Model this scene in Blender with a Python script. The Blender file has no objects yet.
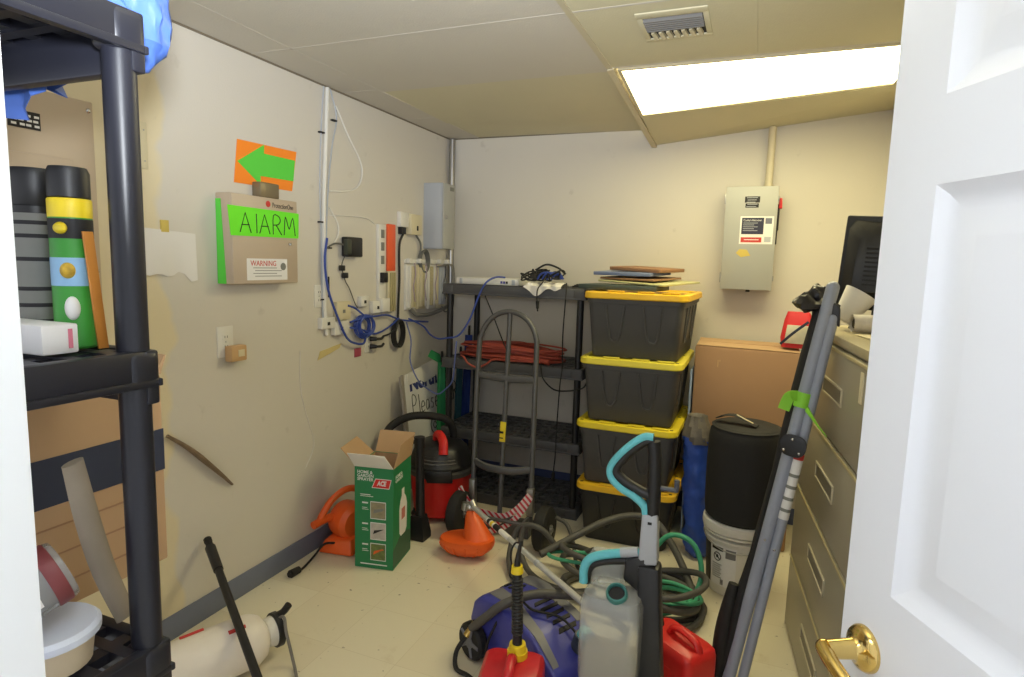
import bpy, bmesh, math, random
from mathutils import Vector, Matrix, Euler
random.seed(7)
PI = math.pi
SC = bpy.context.scene
COL = SC.collection

# ------------------------------------------------------------------ helpers
def lin(c):
    c = c / 255.0
    return c / 12.92 if c <= 0.04045 else ((c + 0.055) / 1.055) ** 2.4

def rgb(r, g, b):
    return (lin(r), lin(g), lin(b), 1.0)

def mat(name, col, rough=0.5, metal=0.0, var=0.06, scale=8.0, bump=0.0, bscale=60.0, spec=0.5, sheen=0.0, trans=0.0, alpha=1.0, coat=0.0):
    """Principled material with a procedural tone variation and optional bump."""
    m = bpy.data.materials.new(name)
    m.use_nodes = True
    nt = m.node_tree
    b = nt.nodes['Principled BSDF']
    tc = nt.nodes.new('ShaderNodeTexCoord')
    n = nt.nodes.new('ShaderNodeTexNoise')
    n.inputs['Scale'].default_value = scale
    n.inputs['Detail'].default_value = 4
    nt.links.new(tc.outputs['Object'], n.inputs['Vector'])
    mx = nt.nodes.new('ShaderNodeMix'); mx.data_type = 'RGBA'
    c = rgb(*col)
    mx.inputs[6].default_value = (c[0]*(1-var), c[1]*(1-var), c[2]*(1-var), 1)
    mx.inputs[7].default_value = (min(1, c[0]*(1+var)), min(1, c[1]*(1+var)), min(1, c[2]*(1+var)), 1)
    nt.links.new(n.outputs['Fac'], mx.inputs[0])
    nt.links.new(mx.outputs[2], b.inputs['Base Color'])
    b.inputs['Roughness'].default_value = rough
    b.inputs['Metallic'].default_value = metal
    b.inputs['Specular IOR Level'].default_value = spec
    b.inputs['Sheen Weight'].default_value = sheen
    b.inputs['Transmission Weight'].default_value = trans
    b.inputs['Alpha'].default_value = alpha
    b.inputs['Coat Weight'].default_value = coat
    if bump:
        n2 = nt.nodes.new('ShaderNodeTexNoise'); n2.inputs['Scale'].default_value = bscale
        n2.inputs['Detail'].default_value = 3
        nt.links.new(tc.outputs['Object'], n2.inputs['Vector'])
        bp = nt.nodes.new('ShaderNodeBump'); bp.inputs['Strength'].default_value = bump
        bp.inputs['Distance'].default_value = 0.01
        nt.links.new(n2.outputs['Fac'], bp.inputs['Height'])
        nt.links.new(bp.outputs['Normal'], b.inputs['Normal'])
    return m

def V(*a):
    return Vector(a)

def frame(z, up=(0, 0, 1)):
    """rotation matrix whose local z runs along the given direction"""
    z = Vector(z).normalized(); up = Vector(up)
    if abs(z.dot(up)) > 0.98:
        up = Vector((0, 1, 0))
    x = up.cross(z).normalized(); y = z.cross(x)
    return Matrix((x, y, z)).transposed().to_4x4()

def catmull(pts, n=6, closed=False):
    pts = [Vector(p) for p in pts]
    N = len(pts)
    if N < 3:
        return pts
    out = []
    segs = N if closed else N - 1
    for i in range(segs):
        if closed:
            p0, p1, p2, p3 = pts[(i-1) % N], pts[i], pts[(i+1) % N], pts[(i+2) % N]
        else:
            p1, p2 = pts[i], pts[i+1]
            p0 = pts[i-1] if i > 0 else p1*2 - p2
            p3 = pts[i+2] if i + 2 < N else p2*2 - p1
        for k in range(n):
            t = k / n; t2 = t*t; t3 = t2*t
            out.append(0.5*((2*p1) + (p2-p0)*t + (2*p0-5*p1+4*p2-p3)*t2 + (3*p1-p0-3*p2+p3)*t3))
    if not closed:
        out.append(pts[-1])
    return out

class MB:
    """collects shapes (world coordinates) into one mesh"""
    def __init__(self):
        self.bm = bmesh.new()

    def _bevel(self, vs, bev, seg=2):
        if bev <= 0: return
        es = list({e for v in vs for e in v.link_edges})
        bmesh.ops.bevel(self.bm, geom=es, offset=bev, segments=seg, profile=0.5, affect='EDGES', clamp_overlap=True)

    def box(self, x0, x1, y0, y1, z0, z1, bev=0.0, M=None, seg=2):
        r = bmesh.ops.create_cube(self.bm, size=1.0)
        S = Matrix.Translation(((x0+x1)/2, (y0+y1)/2, (z0+z1)/2)) @ Matrix.Diagonal((abs(x1-x0), abs(y1-y0), abs(z1-z0), 1))
        if M is not None: S = M @ S
        bmesh.ops.transform(self.bm, matrix=S, verts=r['verts'])
        self._bevel(r['verts'], bev, seg)
        return self

    def hexa(self, p, bev=0.0):
        """box from 8 corners: bottom 4 then top 4"""
        vs = [self.bm.verts.new(q) for q in p]
        for f in ((3, 2, 1, 0), (4, 5, 6, 7), (0, 1, 5, 4), (1, 2, 6, 5), (2, 3, 7, 6), (3, 0, 4, 7)):
            self.bm.faces.new([vs[i] for i in f])
        self._bevel(vs, bev)
        return self

    def loft(self, rings, cap=True, closed=False):
        rs = [[self.bm.verts.new(p) for p in r] for r in rings]
        n = len(rs[0])
        m = len(rs)
        for i in range(m if closed else m - 1):
            a, b = rs[i], rs[(i+1) % m]
            for j in range(n):
                self.bm.faces.new((a[j], a[(j+1) % n], b[(j+1) % n], b[j]))
        if cap and not closed:
            self.bm.faces.new(list(reversed(rs[0]))); self.bm.faces.new(rs[-1])
        return self

    def cyl(self, p0, p1, r0, r1=None, n=20, cap=True):
        p0, p1 = Vector(p0), Vector(p1)
        r1 = r0 if r1 is None else r1
        F = frame(p1 - p0)
        ring = lambda c, r: [c + F.to_3x3() @ Vector((r*math.cos(2*PI*k/n), r*math.sin(2*PI*k/n), 0)) for k in range(n)]
        return self.loft([ring(p0, r0), ring(p1, r1)], cap)

    def lathe(self, prof, M=None, n=28, cap=True):
        M = M or Matrix.Identity(4)
        rings = [[M @ Vector((r*math.cos(2*PI*k/n), r*math.sin(2*PI*k/n), z)) for k in range(n)] for r, z in prof]
        return self.loft(rings, cap)

    def tube(self, pts, r, n=8, closed=False, sub=6, flat=1.0, smooth=True, up=None):
        P = catmull(pts, sub, closed) if smooth else [Vector(p) for p in pts]
        N = len(P)
        tang = []
        for i in range(N):
            if closed: t = P[(i+1) % N] - P[(i-1) % N]
            else: t = P[min(i+1, N-1)] - P[max(i-1, 0)]
            tang.append(t.normalized() if t.length > 1e-9 else Vector((0, 0, 1)))
        u = Vector(up) if up else Vector((0, 0, 1))
        if abs(u.dot(tang[0])) > 0.95: u = Vector((1, 0, 0))
        rings = []
        rf = r if callable(r) else (lambda t: r)
        for i in range(N):
            t = tang[i]
            u = (u - t*u.dot(t))
            if up:
                u = Vector(up); u = u - t*u.dot(t)
            if u.length < 1e-6: u = t.orthogonal()
            u.normalize(); w = t.cross(u)
            rr = rf(i/(N-1) if N > 1 else 0)
            rings.append([P[i] + (u*math.cos(2*PI*k/n)*flat + w*math.sin(2*PI*k/n))*rr for k in range(n)])
        return self.loft(rings, True, closed)

    def prism(self, poly, h0, h1, M=None, bev=0.0, seg=2):
        """polygon in local xy extruded along local z"""
        M = M or Matrix.Identity(4)
        a = [self.bm.verts.new(M @ Vector((x, y, h0))) for x, y in poly]
        b = [self.bm.verts.new(M @ Vector((x, y, h1))) for x, y in poly]
        n = len(poly)
        self.bm.faces.new(list(reversed(a))); self.bm.faces.new(b)
        for j in range(n):
            self.bm.faces.new((a[j], a[(j+1) % n], b[(j+1) % n], b[j]))
        self._bevel(a + b, bev, seg)
        return self

    def ball(self, c, r, M=None, u=20, v=12):
        rr = (r, r, r) if not hasattr(r, '__len__') else r
        res = bmesh.ops.create_uvsphere(self.bm, u_segments=u, v_segments=v, radius=1.0)
        S = Matrix.Translation(c) @ (M or Matrix.Identity(4)) @ Matrix.Diagonal((rr[0], rr[1], rr[2], 1))
        bmesh.ops.transform(self.bm, matrix=S, verts=res['verts'])
        self.last = res['verts']
        return self

    def sheet(self, rows, thick=0.002):
        """grid of points -> thin solid sheet"""
        H, W = len(rows), len(rows[0])
        g = [[self.bm.verts.new(p) for p in r] for r in rows]
        fs = []
        for i in range(H-1):
            for j in range(W-1):
                fs.append(self.bm.faces.new((g[i][j], g[i][j+1], g[i+1][j+1], g[i+1][j])))
        bmesh.ops.recalc_face_normals(self.bm, faces=fs)
        bmesh.ops.solidify(self.bm, geom=fs, thickness=thick)
        return self

    def jitter(self, amp, scale=6.0, seed=0.0):
        from mathutils import noise
        for v in self.bm.verts:
            q = v.co*scale + Vector((seed, seed*1.7, -seed))
            v.co += Vector((noise.noise(q), noise.noise(q + Vector((31, 0, 0))), noise.noise(q + Vector((0, 57, 0)))))*amp
        return self

def world_of(o):
    M = o.matrix_basis.copy()
    while o.parent:
        o = o.parent
        M = o.matrix_basis @ M
    return M

def finish(name, mb, material, angle=38):
    bm = mb.bm
    bmesh.ops.recalc_face_normals(bm, faces=bm.faces)
    me = bpy.data.meshes.new(name)
    bm.to_mesh(me); bm.free()
    for ml in (material if isinstance(material, (list, tuple)) else [material]):
        me.materials.append(ml)
    me.shade_smooth()
    me.set_sharp_from_angle(angle=math.radians(angle))
    return me

def part(name, mb, material, parent, label=None, angle=38):
    me = mb if isinstance(mb, bpy.types.Mesh) else finish(name, mb, material, angle)
    me.transform(world_of(parent).inverted())
    o = bpy.data.objects.new(name, me); COL.objects.link(o)
    o.parent = parent
    if label: o['label'] = label
    return o

def thing(name, label, cat, loc=(0, 0, 0), rz=0.0, group=None):
    o = bpy.data.objects.new(name, None); COL.objects.link(o)
    o.empty_display_size = 0.05
    o.location = loc; o.rotation_euler = (0, 0, rz)
    o['label'] = label; o['category'] = cat
    if group: o['group'] = group
    return o

def single(name, mb, material, label, cat, group=None, angle=38):
    me = finish(name, mb, material, angle)
    xs = [v.co for v in me.vertices]
    lo = Vector([min(v[i] for v in xs) for i in range(3)]); hi = Vector([max(v[i] for v in xs) for i in range(3)])
    c = Vector(((lo.x+hi.x)/2, (lo.y+hi.y)/2, lo.z))
    me.transform(Matrix.Translation(-c))
    o = bpy.data.objects.new(name, me); COL.objects.link(o)
    o.location = c
    o['label'] = label; o['category'] = cat
    if group: o['group'] = group
    return o

def struct(name, mb, material, parent=None, angle=38):
    me = finish(name, mb, material, angle)
    o = bpy.data.objects.new(name, me); COL.objects.link(o)
    if parent: o.parent = parent
    o['kind'] = 'structure'
    return o

LEFT = Matrix(((0, 0, 1, 0), (1, 0, 0, 0), (0, 1, 0, 0), (0, 0, 0, 1)))       # text x->+y, y->+z, normal +x
BACK = Matrix(((1, 0, 0, 0), (0, 0, -1, 0), (0, 1, 0, 0), (0, 0, 0, 1)))      # text x->+x, y->+z, normal -y

def text_mesh(s, size, M, material, width=None, bold=0.0, shear=0.0, space=1.0):
    cu = bpy.data.curves.new('lettering', 'FONT')
    cu.body = s; cu.size = size; cu.extrude = 0.0004; cu.offset = bold; cu.shear = shear
    cu.align_x = 'LEFT'; cu.align_y = 'BOTTOM_BASELINE'; cu.space_line = space
    cu.resolution_u = 3
    t = bpy.data.objects.new('tmp', cu); COL.objects.link(t)
    bpy.context.view_layer.update()
    dg = bpy.context.evaluated_depsgraph_get()
    me = bpy.data.meshes.new_from_object(t.evaluated_get(dg))
    bpy.data.objects.remove(t); bpy.data.curves.remove(cu)
    if width and len(me.vertices):
        xs = [v.co.x for v in me.vertices]
        me.transform(Matrix.Diagonal((width/max(1e-6, max(xs)-min(xs)), 1, 1, 1)))
    me.transform(M)
    me.materials.clear(); me.materials.append(material)
    me.name = 'lettering'
    return me

GL = {'A': [[(0, 0), (.38, 1), (.78, 0)], [(.12, .38), (.66, .4)]],
      'l': [[(.2, 1), (.22, 0)]],
      'R': [[(.05, 0), (.08, 1), (.5, .98), (.62, .75), (.45, .55), (.1, .5)], [(.3, .5), (.72, 0)]],
      'M': [[(0, 0), (.12, 1), (.42, .35), (.72, .98), (.92, 0)]],
      'P': [[(.08, -.15), (.08, 1), (.45, 1.02), (.62, .8), (.45, .55), (.1, .5)]],
      'K': [[(.1, 1), (.1, 0)], [(.6, 1), (.12, .5), (.65, 0)]],
      'e': [[(.08, .28), (.5, .32), (.42, .55), (.2, .55), (.06, .3), (.15, .03), (.5, .06)]],
      'a': [[(.5, .5), (.2, .55), (.05, .25), (.2, .02), (.45, .2), (.5, .5), (.52, .02)]],
      's': [[(.48, .52), (.2, .55), (.15, .38), (.42, .25), (.38, .03), (.08, .06)]],
      '@': [[(.62, .3), (.4, .62), (.25, .4), (.38, .22), (.58, .35), (.72, .2), (.85, .5), (.6, .9), (.25, .88), (.02, .5), (.15, .05), (.6, -.1)]]}

def strokes(s, w, h, M, r, gap=0.2):
    mb = MB(); x = 0.0
    for ch in s:
        if ch == ' ':
            x += w*0.6; continue
        for pl in GL[ch]:
            pts = [M @ Vector((x + px*w, py*h, 0)) for px, py in pl]
            mb.tube(pts, r, n=5, smooth=len(pts) > 4, sub=3)
        x += w*(max(px for pl in GL[ch] for px, _ in pl) + gap)
    return mb

def dup(root):
    r = root.copy(); COL.objects.link(r)
    for ch in root.children:
        c = ch.copy(); COL.objects.link(c); c.parent = r
        for g in ch.children:
            d = g.copy(); COL.objects.link(d); d.parent = c
    return r

def rrect(w, d, r, n=5):
    pts = []
    for cx, cy, a0 in ((w/2-r, d/2-r, 0), (-w/2+r, d/2-r, PI/2), (-w/2+r, -d/2+r, PI), (w/2-r, -d/2+r, 3*PI/2)):
        for k in range(n+1):
            a = a0 + PI/2*k/n
            pts.append((cx + r*math.cos(a), cy + r*math.sin(a)))
    return pts

def ringz(w, d, r, z, M=None, n=5):
    M = M or Matrix.Identity(4)
    return [M @ Vector((x, y, z)) for x, y in rrect(w, d, r, n)]

def TR(x, y, z, rz=0.0):
    return Matrix.Translation((x, y, z)) @ Matrix.Rotation(rz, 4, 'Z')

# ------------------------------------------------------------------ materials
def wall_mat():
    m = mat('wall_paint', (212, 206, 195), 0.55, var=0.03, scale=2.0, bump=0.06, bscale=140)
    nt = m.node_tree; b = nt.nodes['Principled BSDF']
    base = b.inputs['Base Color'].links[0].from_socket
    tc = nt.nodes.new('ShaderNodeTexCoord')
    sep = nt.nodes.new('ShaderNodeSeparateXYZ'); nt.links.new(tc.outputs['Object'], sep.inputs[0])
    n = nt.nodes.new('ShaderNodeTexNoise'); n.inputs['Scale'].default_value = 2.6; n.inputs['Detail'].default_value = 3
    nt.links.new(tc.outputs['Object'], n.inputs['Vector'])
    a = nt.nodes.new('ShaderNodeMath'); a.operation = 'MULTIPLY_ADD'; a.inputs[1].default_value = 0.32
    nt.links.new(n.outputs['Fac'], a.inputs[0]); nt.links.new(sep.outputs['Y'], a.inputs[2])
    r = nt.nodes.new('ShaderNodeMapRange'); r.inputs[1].default_value = -2.185; r.inputs[2].default_value = -2.16
    r.inputs[3].default_value = 1; r.inputs[4].default_value = 0
    nt.links.new(a.outputs[0], r.inputs[0])
    mx = nt.nodes.new('ShaderNodeMix'); mx.data_type = 'RGBA'
    mx.inputs[7].default_value = rgb(222, 209, 176)      # old cream paint left where the panel hung
    nt.links.new(r.outputs[0], mx.inputs[0]); nt.links.new(base, mx.inputs[6])
    # small scuffs
    n2 = nt.nodes.new('ShaderNodeTexNoise'); n2.inputs['Scale'].default_value = 9; n2.inputs['Detail'].default_value = 6
    nt.links.new(tc.outputs['Object'], n2.inputs['Vector'])
    r2 = nt.nodes.new('ShaderNodeMapRange'); r2.inputs[1].default_value = 0.66; r2.inputs[2].default_value = 0.78
    r2.inputs[3].default_value = 0; r2.inputs[4].default_value = 0.35
    nt.links.new(n2.outputs['Fac'], r2.inputs[0])
    mx2 = nt.nodes.new('ShaderNodeMix'); mx2.data_type = 'RGBA'
    mx2.inputs[7].default_value = rgb(150, 140, 125)
    nt.links.new(r2.outputs[0], mx2.inputs[0]); nt.links.new(mx.outputs[2], mx2.inputs[6])
    nt.links.new(mx2.outputs[2], b.inputs['Base Color'])
    return m

def floor_mat():
    m = mat('vinyl_tile', (207, 194, 163), 0.32, var=0.05, scale=3.0)
    nt = m.node_tree; b = nt.nodes['Principled BSDF']
    tc = nt.nodes.new('ShaderNodeTexCoord')
    br = nt.nodes.new('ShaderNodeTexBrick'); br.offset = 0; br.squash = 1
    br.inputs['Color1'].default_value = rgb(228, 220, 196); br.inputs['Color2'].default_value = rgb(221, 211, 184)
    br.inputs['Mortar'].default_value = rgb(207, 196, 168); br.inputs['Scale'].default_value = 1
    br.inputs['Brick Width'].default_value = 0.305; br.inputs['Row Height'].default_value = 0.305
    br.inputs['Mortar Size'].default_value = 0.0015; br.inputs['Mortar Smooth'].default_value = 0.6
    nt.links.new(tc.outputs['Object'], br.inputs['Vector'])
    n = nt.nodes.new('ShaderNodeTexNoise'); n.inputs['Scale'].default_value = 5; n.inputs['Detail'].default_value = 8; n.inputs['Roughness'].default_value = 0.65
    nt.links.new(tc.outputs['Object'], n.inputs['Vector'])
    r = nt.nodes.new('ShaderNodeMapRange'); r.inputs[1].default_value = 0.62; r.inputs[2].default_value = 0.8
    r.inputs[3].default_value = 0; r.inputs[4].default_value = 0.6
    nt.links.new(n.outputs['Fac'], r.inputs[0])
    mx = nt.nodes.new('ShaderNodeMix'); mx.data_type = 'RGBA'
    mx.inputs[7].default_value = rgb(190, 170, 130)
    nt.links.new(r.outputs[0], mx.inputs[0]); nt.links.new(br.outputs['Color'], mx.inputs[6])
    # dark specks of grit
    v = nt.nodes.new('ShaderNodeTexNoise'); v.inputs['Scale'].default_value = 34; v.inputs['Detail'].default_value = 2
    nt.links.new(tc.outputs['Object'], v.inputs['Vector'])
    r3 = nt.nodes.new('ShaderNodeMapRange'); r3.inputs[1].default_value = 0.70; r3.inputs[2].default_value = 0.75
    r3.inputs[3].default_value = 0; r3.inputs[4].default_value = 0.7
    nt.links.new(v.outputs['Fac'], r3.inputs[0])
    mx3 = nt.nodes.new('ShaderNodeMix'); mx3.data_type = 'RGBA'
    mx3.inputs[7].default_value = rgb(92, 74, 50)
    nt.links.new(r3.outputs[0], mx3.inputs[0]); nt.links.new(mx.outputs[2], mx3.inputs[6])
    nt.links.new(mx3.outputs[2], b.inputs['Base Color'])
    return m

M_WALL = wall_mat()
M_FLOOR = floor_mat()
M_TILE = mat('ceiling_tile', (196, 190, 178), 0.8, var=0.03, scale=3, bump=0.15, bscale=160)
M_TILEY = mat('yellower_ceiling_tile', (200, 193, 164), 0.8, var=0.05, scale=2.5, bump=0.15, bscale=160)  # slightly yellower tone than the plain ceiling tile
M_TEE = mat('ceiling_tee_paint', (190, 180, 152), 0.5)
M_BASE = mat('vinyl_baseboard', (112, 118, 138), 0.45, var=0.08)
M_BASEB = mat('shaded_blue_baseboard', (72, 84, 124), 0.45, var=0.08)  # blue vinyl for the back wall, its shade put into the colour
M_DOOR = mat('door_paint', (226, 228, 234), 0.38, var=0.01, scale=2)
M_JAMB = mat('jamb_paint', (232, 234, 236), 0.4, var=0.01)
M_BLACK = mat('black_plastic', (30, 30, 33), 0.42, var=0.12)
M_SHELF = mat('shelf_resin', (76, 76, 79), 0.5, var=0.1, scale=20)
M_SHELFD = mat('dark_shelf_resin', (30, 31, 40), 0.36, var=0.12, scale=14)
M_RUB = mat('black_rubber', (28, 27, 27), 0.7, var=0.15)
M_TAN = mat('tan_enamel', (190, 172, 150), 0.4, var=0.03)
M_GREY = mat('grey_enamel', (158, 160, 160), 0.38, var=0.03, metal=0.1)
M_LGREY = mat('light_grey_enamel', (176, 180, 188), 0.42, var=0.03)
M_WHITE = mat('white_plastic', (225, 222, 214), 0.45, var=0.02)
M_CREAM = mat('cream_plastic', (214, 203, 170), 0.5, var=0.04)
M_PAPER = mat('white_paper', (228, 224, 218), 0.8, var=0.03)
M_LABELW = mat('white_label', (232, 230, 228), 0.5, var=0.02)
M_INK = mat('black_ink', (28, 27, 30), 0.6)
M_REDINK = mat('red_ink', (196, 52, 48), 0.5)
M_NEONG = mat('neon_green_card', (112, 236, 42), 0.6, var=0.03)
M_GREENA = mat('green_card', (92, 214, 70), 0.6, var=0.03)
M_ORANGE = mat('orange_card', (255, 142, 38), 0.6, var=0.03)
M_BLUEC = mat('blue_cable', (56, 78, 160), 0.45, var=0.1)
M_CORDR = mat('red_cord', (166, 74, 60), 0.5, var=0.2)
M_CHROME = mat('chrome', (205, 205, 205), 0.22, metal=1.0, var=0.02)
M_STEEL = mat('brushed_steel', (170, 168, 165), 0.38, metal=0.9, var=0.05)
M_BRASS = mat('polished_brass', (214, 184, 112), 0.16, metal=1.0, var=0.03)
M_KRAFT = mat('cardboard', (188, 154, 118), 0.85, var=0.05, scale=5, bump=0.05, bscale=30)
M_KRAFTD = mat('brown_cardboard', (164, 128, 98), 0.85, var=0.06, scale=5)
M_YEL = mat('yellow_lid_plastic', (240, 190, 40), 0.42, var=0.03)
M_YEL2 = mat('lemon_lid_plastic', (236, 220, 72), 0.42, var=0.03)
M_YEL3 = mat('bright_yellow_lid', (238, 214, 46), 0.42, var=0.03)
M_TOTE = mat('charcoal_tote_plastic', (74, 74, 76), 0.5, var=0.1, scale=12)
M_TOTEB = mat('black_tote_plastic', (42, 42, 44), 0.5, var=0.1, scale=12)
M_RED = mat('red_plastic', (212, 38, 34), 0.36, var=0.06)
M_REDGAS = mat('gas_can_red', (196, 34, 44), 0.34, var=0.06)
M_ORG = mat('orange_plastic', (240, 100, 36), 0.4, var=0.06)
M_ACE = mat('printed_green_carton', (38, 128, 78), 0.55, var=0.05)
M_ACED = mat('dark_green_print', (52, 92, 66), 0.55, var=0.15, scale=30)
M_TEAL = mat('teal_plastic', (104, 196, 210), 0.4, var=0.04)
M_NAVY = mat('blue_machine_plastic', (58, 62, 150), 0.36, var=0.06)
M_HOSE = mat('grey_hose', (80, 78, 75), 0.6, var=0.12, scale=25)
M_GHOSE = mat('green_hose', (70, 164, 128), 0.5, var=0.08)
M_BLUEB = mat('blue_nylon', (44, 78, 168), 0.45, var=0.15, scale=18, bump=0.4, bscale=22)
M_FABRIC = mat('black_nylon', (30, 29, 30), 0.75, var=0.15, bump=0.15, bscale=90)
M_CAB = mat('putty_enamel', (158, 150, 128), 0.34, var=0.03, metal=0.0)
M_TUBE = mat('grey_aluminium_tube', (152, 158, 174), 0.35, metal=0.0, var=0.04)
M_LIME = mat('lime_ribbon', (140, 212, 60), 0.6)
M_WOOD = mat('weathered_wood', (148, 136, 120), 0.8, var=0.2, scale=14)
M_RULER = mat('varnished_wood', (196, 128, 52), 0.45, var=0.1, scale=20)
M_BAG = mat('blue_plastic_bag', (74, 106, 182), 0.35, var=0.08)
M_YELC = mat('yellow_collar', (236, 208, 40), 0.4)
M_OLIVE = mat('grey_print', (128, 128, 122), 0.6)

def glassy(name, col, dens, rough=0.15):
    """thin milky plastic: part see-through, part plastic"""
    m = bpy.data.materials.new(name); m.use_nodes = True
    nt = m.node_tree; b = nt.nodes['Principled BSDF']; out = nt.nodes['Material Output']
    b.inputs['Base Color'].default_value = rgb(*col); b.inputs['Roughness'].default_value = rough
    t = nt.nodes.new('ShaderNodeBsdfTransparent'); t.inputs[0].default_value = (0.96, 0.97, 0.96, 1)
    mx = nt.nodes.new('ShaderNodeMixShader'); mx.inputs[0].default_value = dens
    nt.links.new(t.outputs[0], mx.inputs[1]); nt.links.new(b.outputs[0], mx.inputs[2])
    nt.links.new(mx.outputs[0], out.inputs['Surface'])
    return m
M_TANK = glassy('milky_clear_plastic', (216, 220, 222), 0.36)
M_CLEAR = glassy('clear_grey_plastic', (168, 168, 168), 0.5)

# ------------------------------------------------------------------ the room
W, D, H = 2.79, 3.76, 2.44
struct('floor', MB().box(-0.12, W+0.12, -6.2, 0.12, -0.1, 0), M_FLOOR)
struct('wall_left', MB().box(-0.1, 0, -D, 0.1, 0, H+0.06), M_WALL)
struct('wall_back', MB().box(0, W, 0, 0.1, 0, H+0.06), M_WALL)
struct('wall_right', MB().box(W, W+0.1, -D, 0.1, 0, H+0.06), M_WALL)
DX0, DX1 = 1.632, 2.66
j = MB().box(DX0-0.045, DX0, -D-0.14, -D+0.012, 0, 2.05, 0.004)
struct('trim_1', j, M_JAMB)
struct('trim_2', MB().box(DX1, DX1+0.03, -D-0.14, -D+0.012, 0, 2.05, 0.004), M_JAMB)
struct('trim_3', MB().box(DX0-0.045, DX1+0.03, -D-0.14, -D+0.012, 2.05, 2.085, 0.004), M_JAMB)
struct('baseboard_left', MB().box(0, 0.008, -D+0.02, 0, 0, 0.105, 0.002), M_BASE)
struct('baseboard_back', MB().box(0.008, W-0.008, -0.008, 0, 0, 0.105, 0.002), M_BASEB)
struct('baseboard_right', MB().box(W-0.008, W, -D+0.02, 0, 0, 0.105, 0.002), M_BASE)

# ceiling: lay-in tiles; the bay with the light sags towards the back wall
def slab(p, t=0.018):
    return [V(*q) for q in p] + [V(q[0], q[1], q[2]+t) for q in p]
G0, G1 = 0.22, 1.43
ys = [-D, -3.09, -2.48, -1.87, -1.24, -0.62, 0.0]
cb = MB()
for i in range(6):
    g = 0.003
    cb.hexa(slab([(0, ys[i]+g, H), (G0-g, ys[i]+g, H), (G0-g, ys[i+1]-g, H), (0, ys[i+1]-g, H)]))
    if i < 4:
        y1_ = -1.19 if i == 3 else ys[i+1]
        cb.hexa(slab([(G0+g, ys[i]+g, H), (G1-g, ys[i]+g, H), (G1-g, y1_-g, H), (G0+g, y1_-g, H)]))
struct('ceiling', cb, M_TILE)
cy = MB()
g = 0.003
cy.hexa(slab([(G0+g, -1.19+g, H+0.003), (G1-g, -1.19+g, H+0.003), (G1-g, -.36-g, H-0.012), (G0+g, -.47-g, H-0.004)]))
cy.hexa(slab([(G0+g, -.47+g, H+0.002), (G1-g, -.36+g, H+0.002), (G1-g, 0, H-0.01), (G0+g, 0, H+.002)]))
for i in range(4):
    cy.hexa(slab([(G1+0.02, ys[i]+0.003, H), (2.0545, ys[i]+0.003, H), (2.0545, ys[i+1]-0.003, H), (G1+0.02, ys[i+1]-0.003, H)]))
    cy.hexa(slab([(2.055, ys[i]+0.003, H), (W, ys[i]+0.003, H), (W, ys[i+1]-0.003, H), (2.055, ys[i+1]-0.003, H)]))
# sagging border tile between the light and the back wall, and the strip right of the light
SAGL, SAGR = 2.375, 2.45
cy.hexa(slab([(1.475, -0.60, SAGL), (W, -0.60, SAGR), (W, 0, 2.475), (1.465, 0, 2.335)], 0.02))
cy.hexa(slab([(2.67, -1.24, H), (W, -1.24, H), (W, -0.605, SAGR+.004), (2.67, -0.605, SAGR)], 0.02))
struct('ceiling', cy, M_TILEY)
struct('ceiling', MB().box(-0.1, W+0.1, -D-0.12, 0.1, H+0.06, H+0.1), M_TILE)
struct('trim_4', MB().box(G1, G1+0.024, -D, -1.24, H-0.004, H+0.03).hexa(
    [V(G1+.002, -1.24, H-.012), V(G1+.03, -1.24, H-.008), V(1.472, -0.005, 2.318), V(1.44, -0.005, 2.318),
     V(G1+.002, -1.24, H+.03), V(G1+.03, -1.24, H+.03), V(1.472, -0.005, 2.38), V(1.44, -0.005, 2.40)]), M_TEE)
struct('trim_5', MB().box(G0-0.005, G0+0.005, -D, 0, H-0.001, H+0.02), M_TILE)
tb = MB()
for y in ys[1:4]:
    tb.box(0, G1, y-0.005, y+0.005, H-0.001, H+0.02)
for y in ys[1:5]:
    tb.box(G1+0.024, W, y-0.006, y+0.006, H-0.001, H+0.02)
struct('trim_6', tb, M_TILE)
struct('shadow_strip', MB().box(0, 0.006, -D, 0, H-0.007, H+.002).box(0.006, 1.44, -0.006, 0, H-0.007, H+.002), mat('shadow_gap', (122, 112, 94), .8))  # solid strip coloured dark as the shadow gap between ceiling and walls

# fluorescent fixture set in the sagging bay
def emit(name, col, s):
    m = bpy.data.materials.new(name); m.use_nodes = True
    nt = m.node_tree; b = nt.nodes['Principled BSDF']
    b.inputs['Base Color'].default_value = rgb(240, 236, 215)
    b.inputs['Emission Color'].default_value = col; b.inputs['Emission Strength'].default_value = s
    return m
LAMP_W = 6.5
lx0, lx1, ly0, ly1 = 1.475, 2.655, -1.225, -0.62
fx = thing('ceiling_light', 'long glowing fluorescent troffer in the sagging ceiling bay', 'ceiling light', (2.05, -0.92, 2.42))
def lz(x, y):
    t = (y - ly0)/(ly1 - ly0)
    s = (x - lx0)/(lx1 - lx0)
    return (H-0.002)*(1-t) + t*(SAGL*(1-s) + SAGR*s)
def lp(x, y, dz=0.0):
    return V(x, y, lz(x, y) + dz)
a = 0.014
fr = MB()
for (xa, xb, ya, yb) in ((lx0, lx1, ly0, ly0+a), (lx0, lx1, ly1-a, ly1), (lx0, lx0+a, ly0+a, ly1-a), (lx1-a, lx1, ly0+a, ly1-a)):
    fr.hexa([lp(xa, ya, -.006), lp(xb, ya, -.006), lp(xb, yb, -.006), lp(xa, yb, -.006), lp(xa, ya, .03), lp(xb, ya, .03), lp(xb, yb, .03), lp(xa, yb, .03)])
part('frame', fr, M_TEE, fx)
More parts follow.
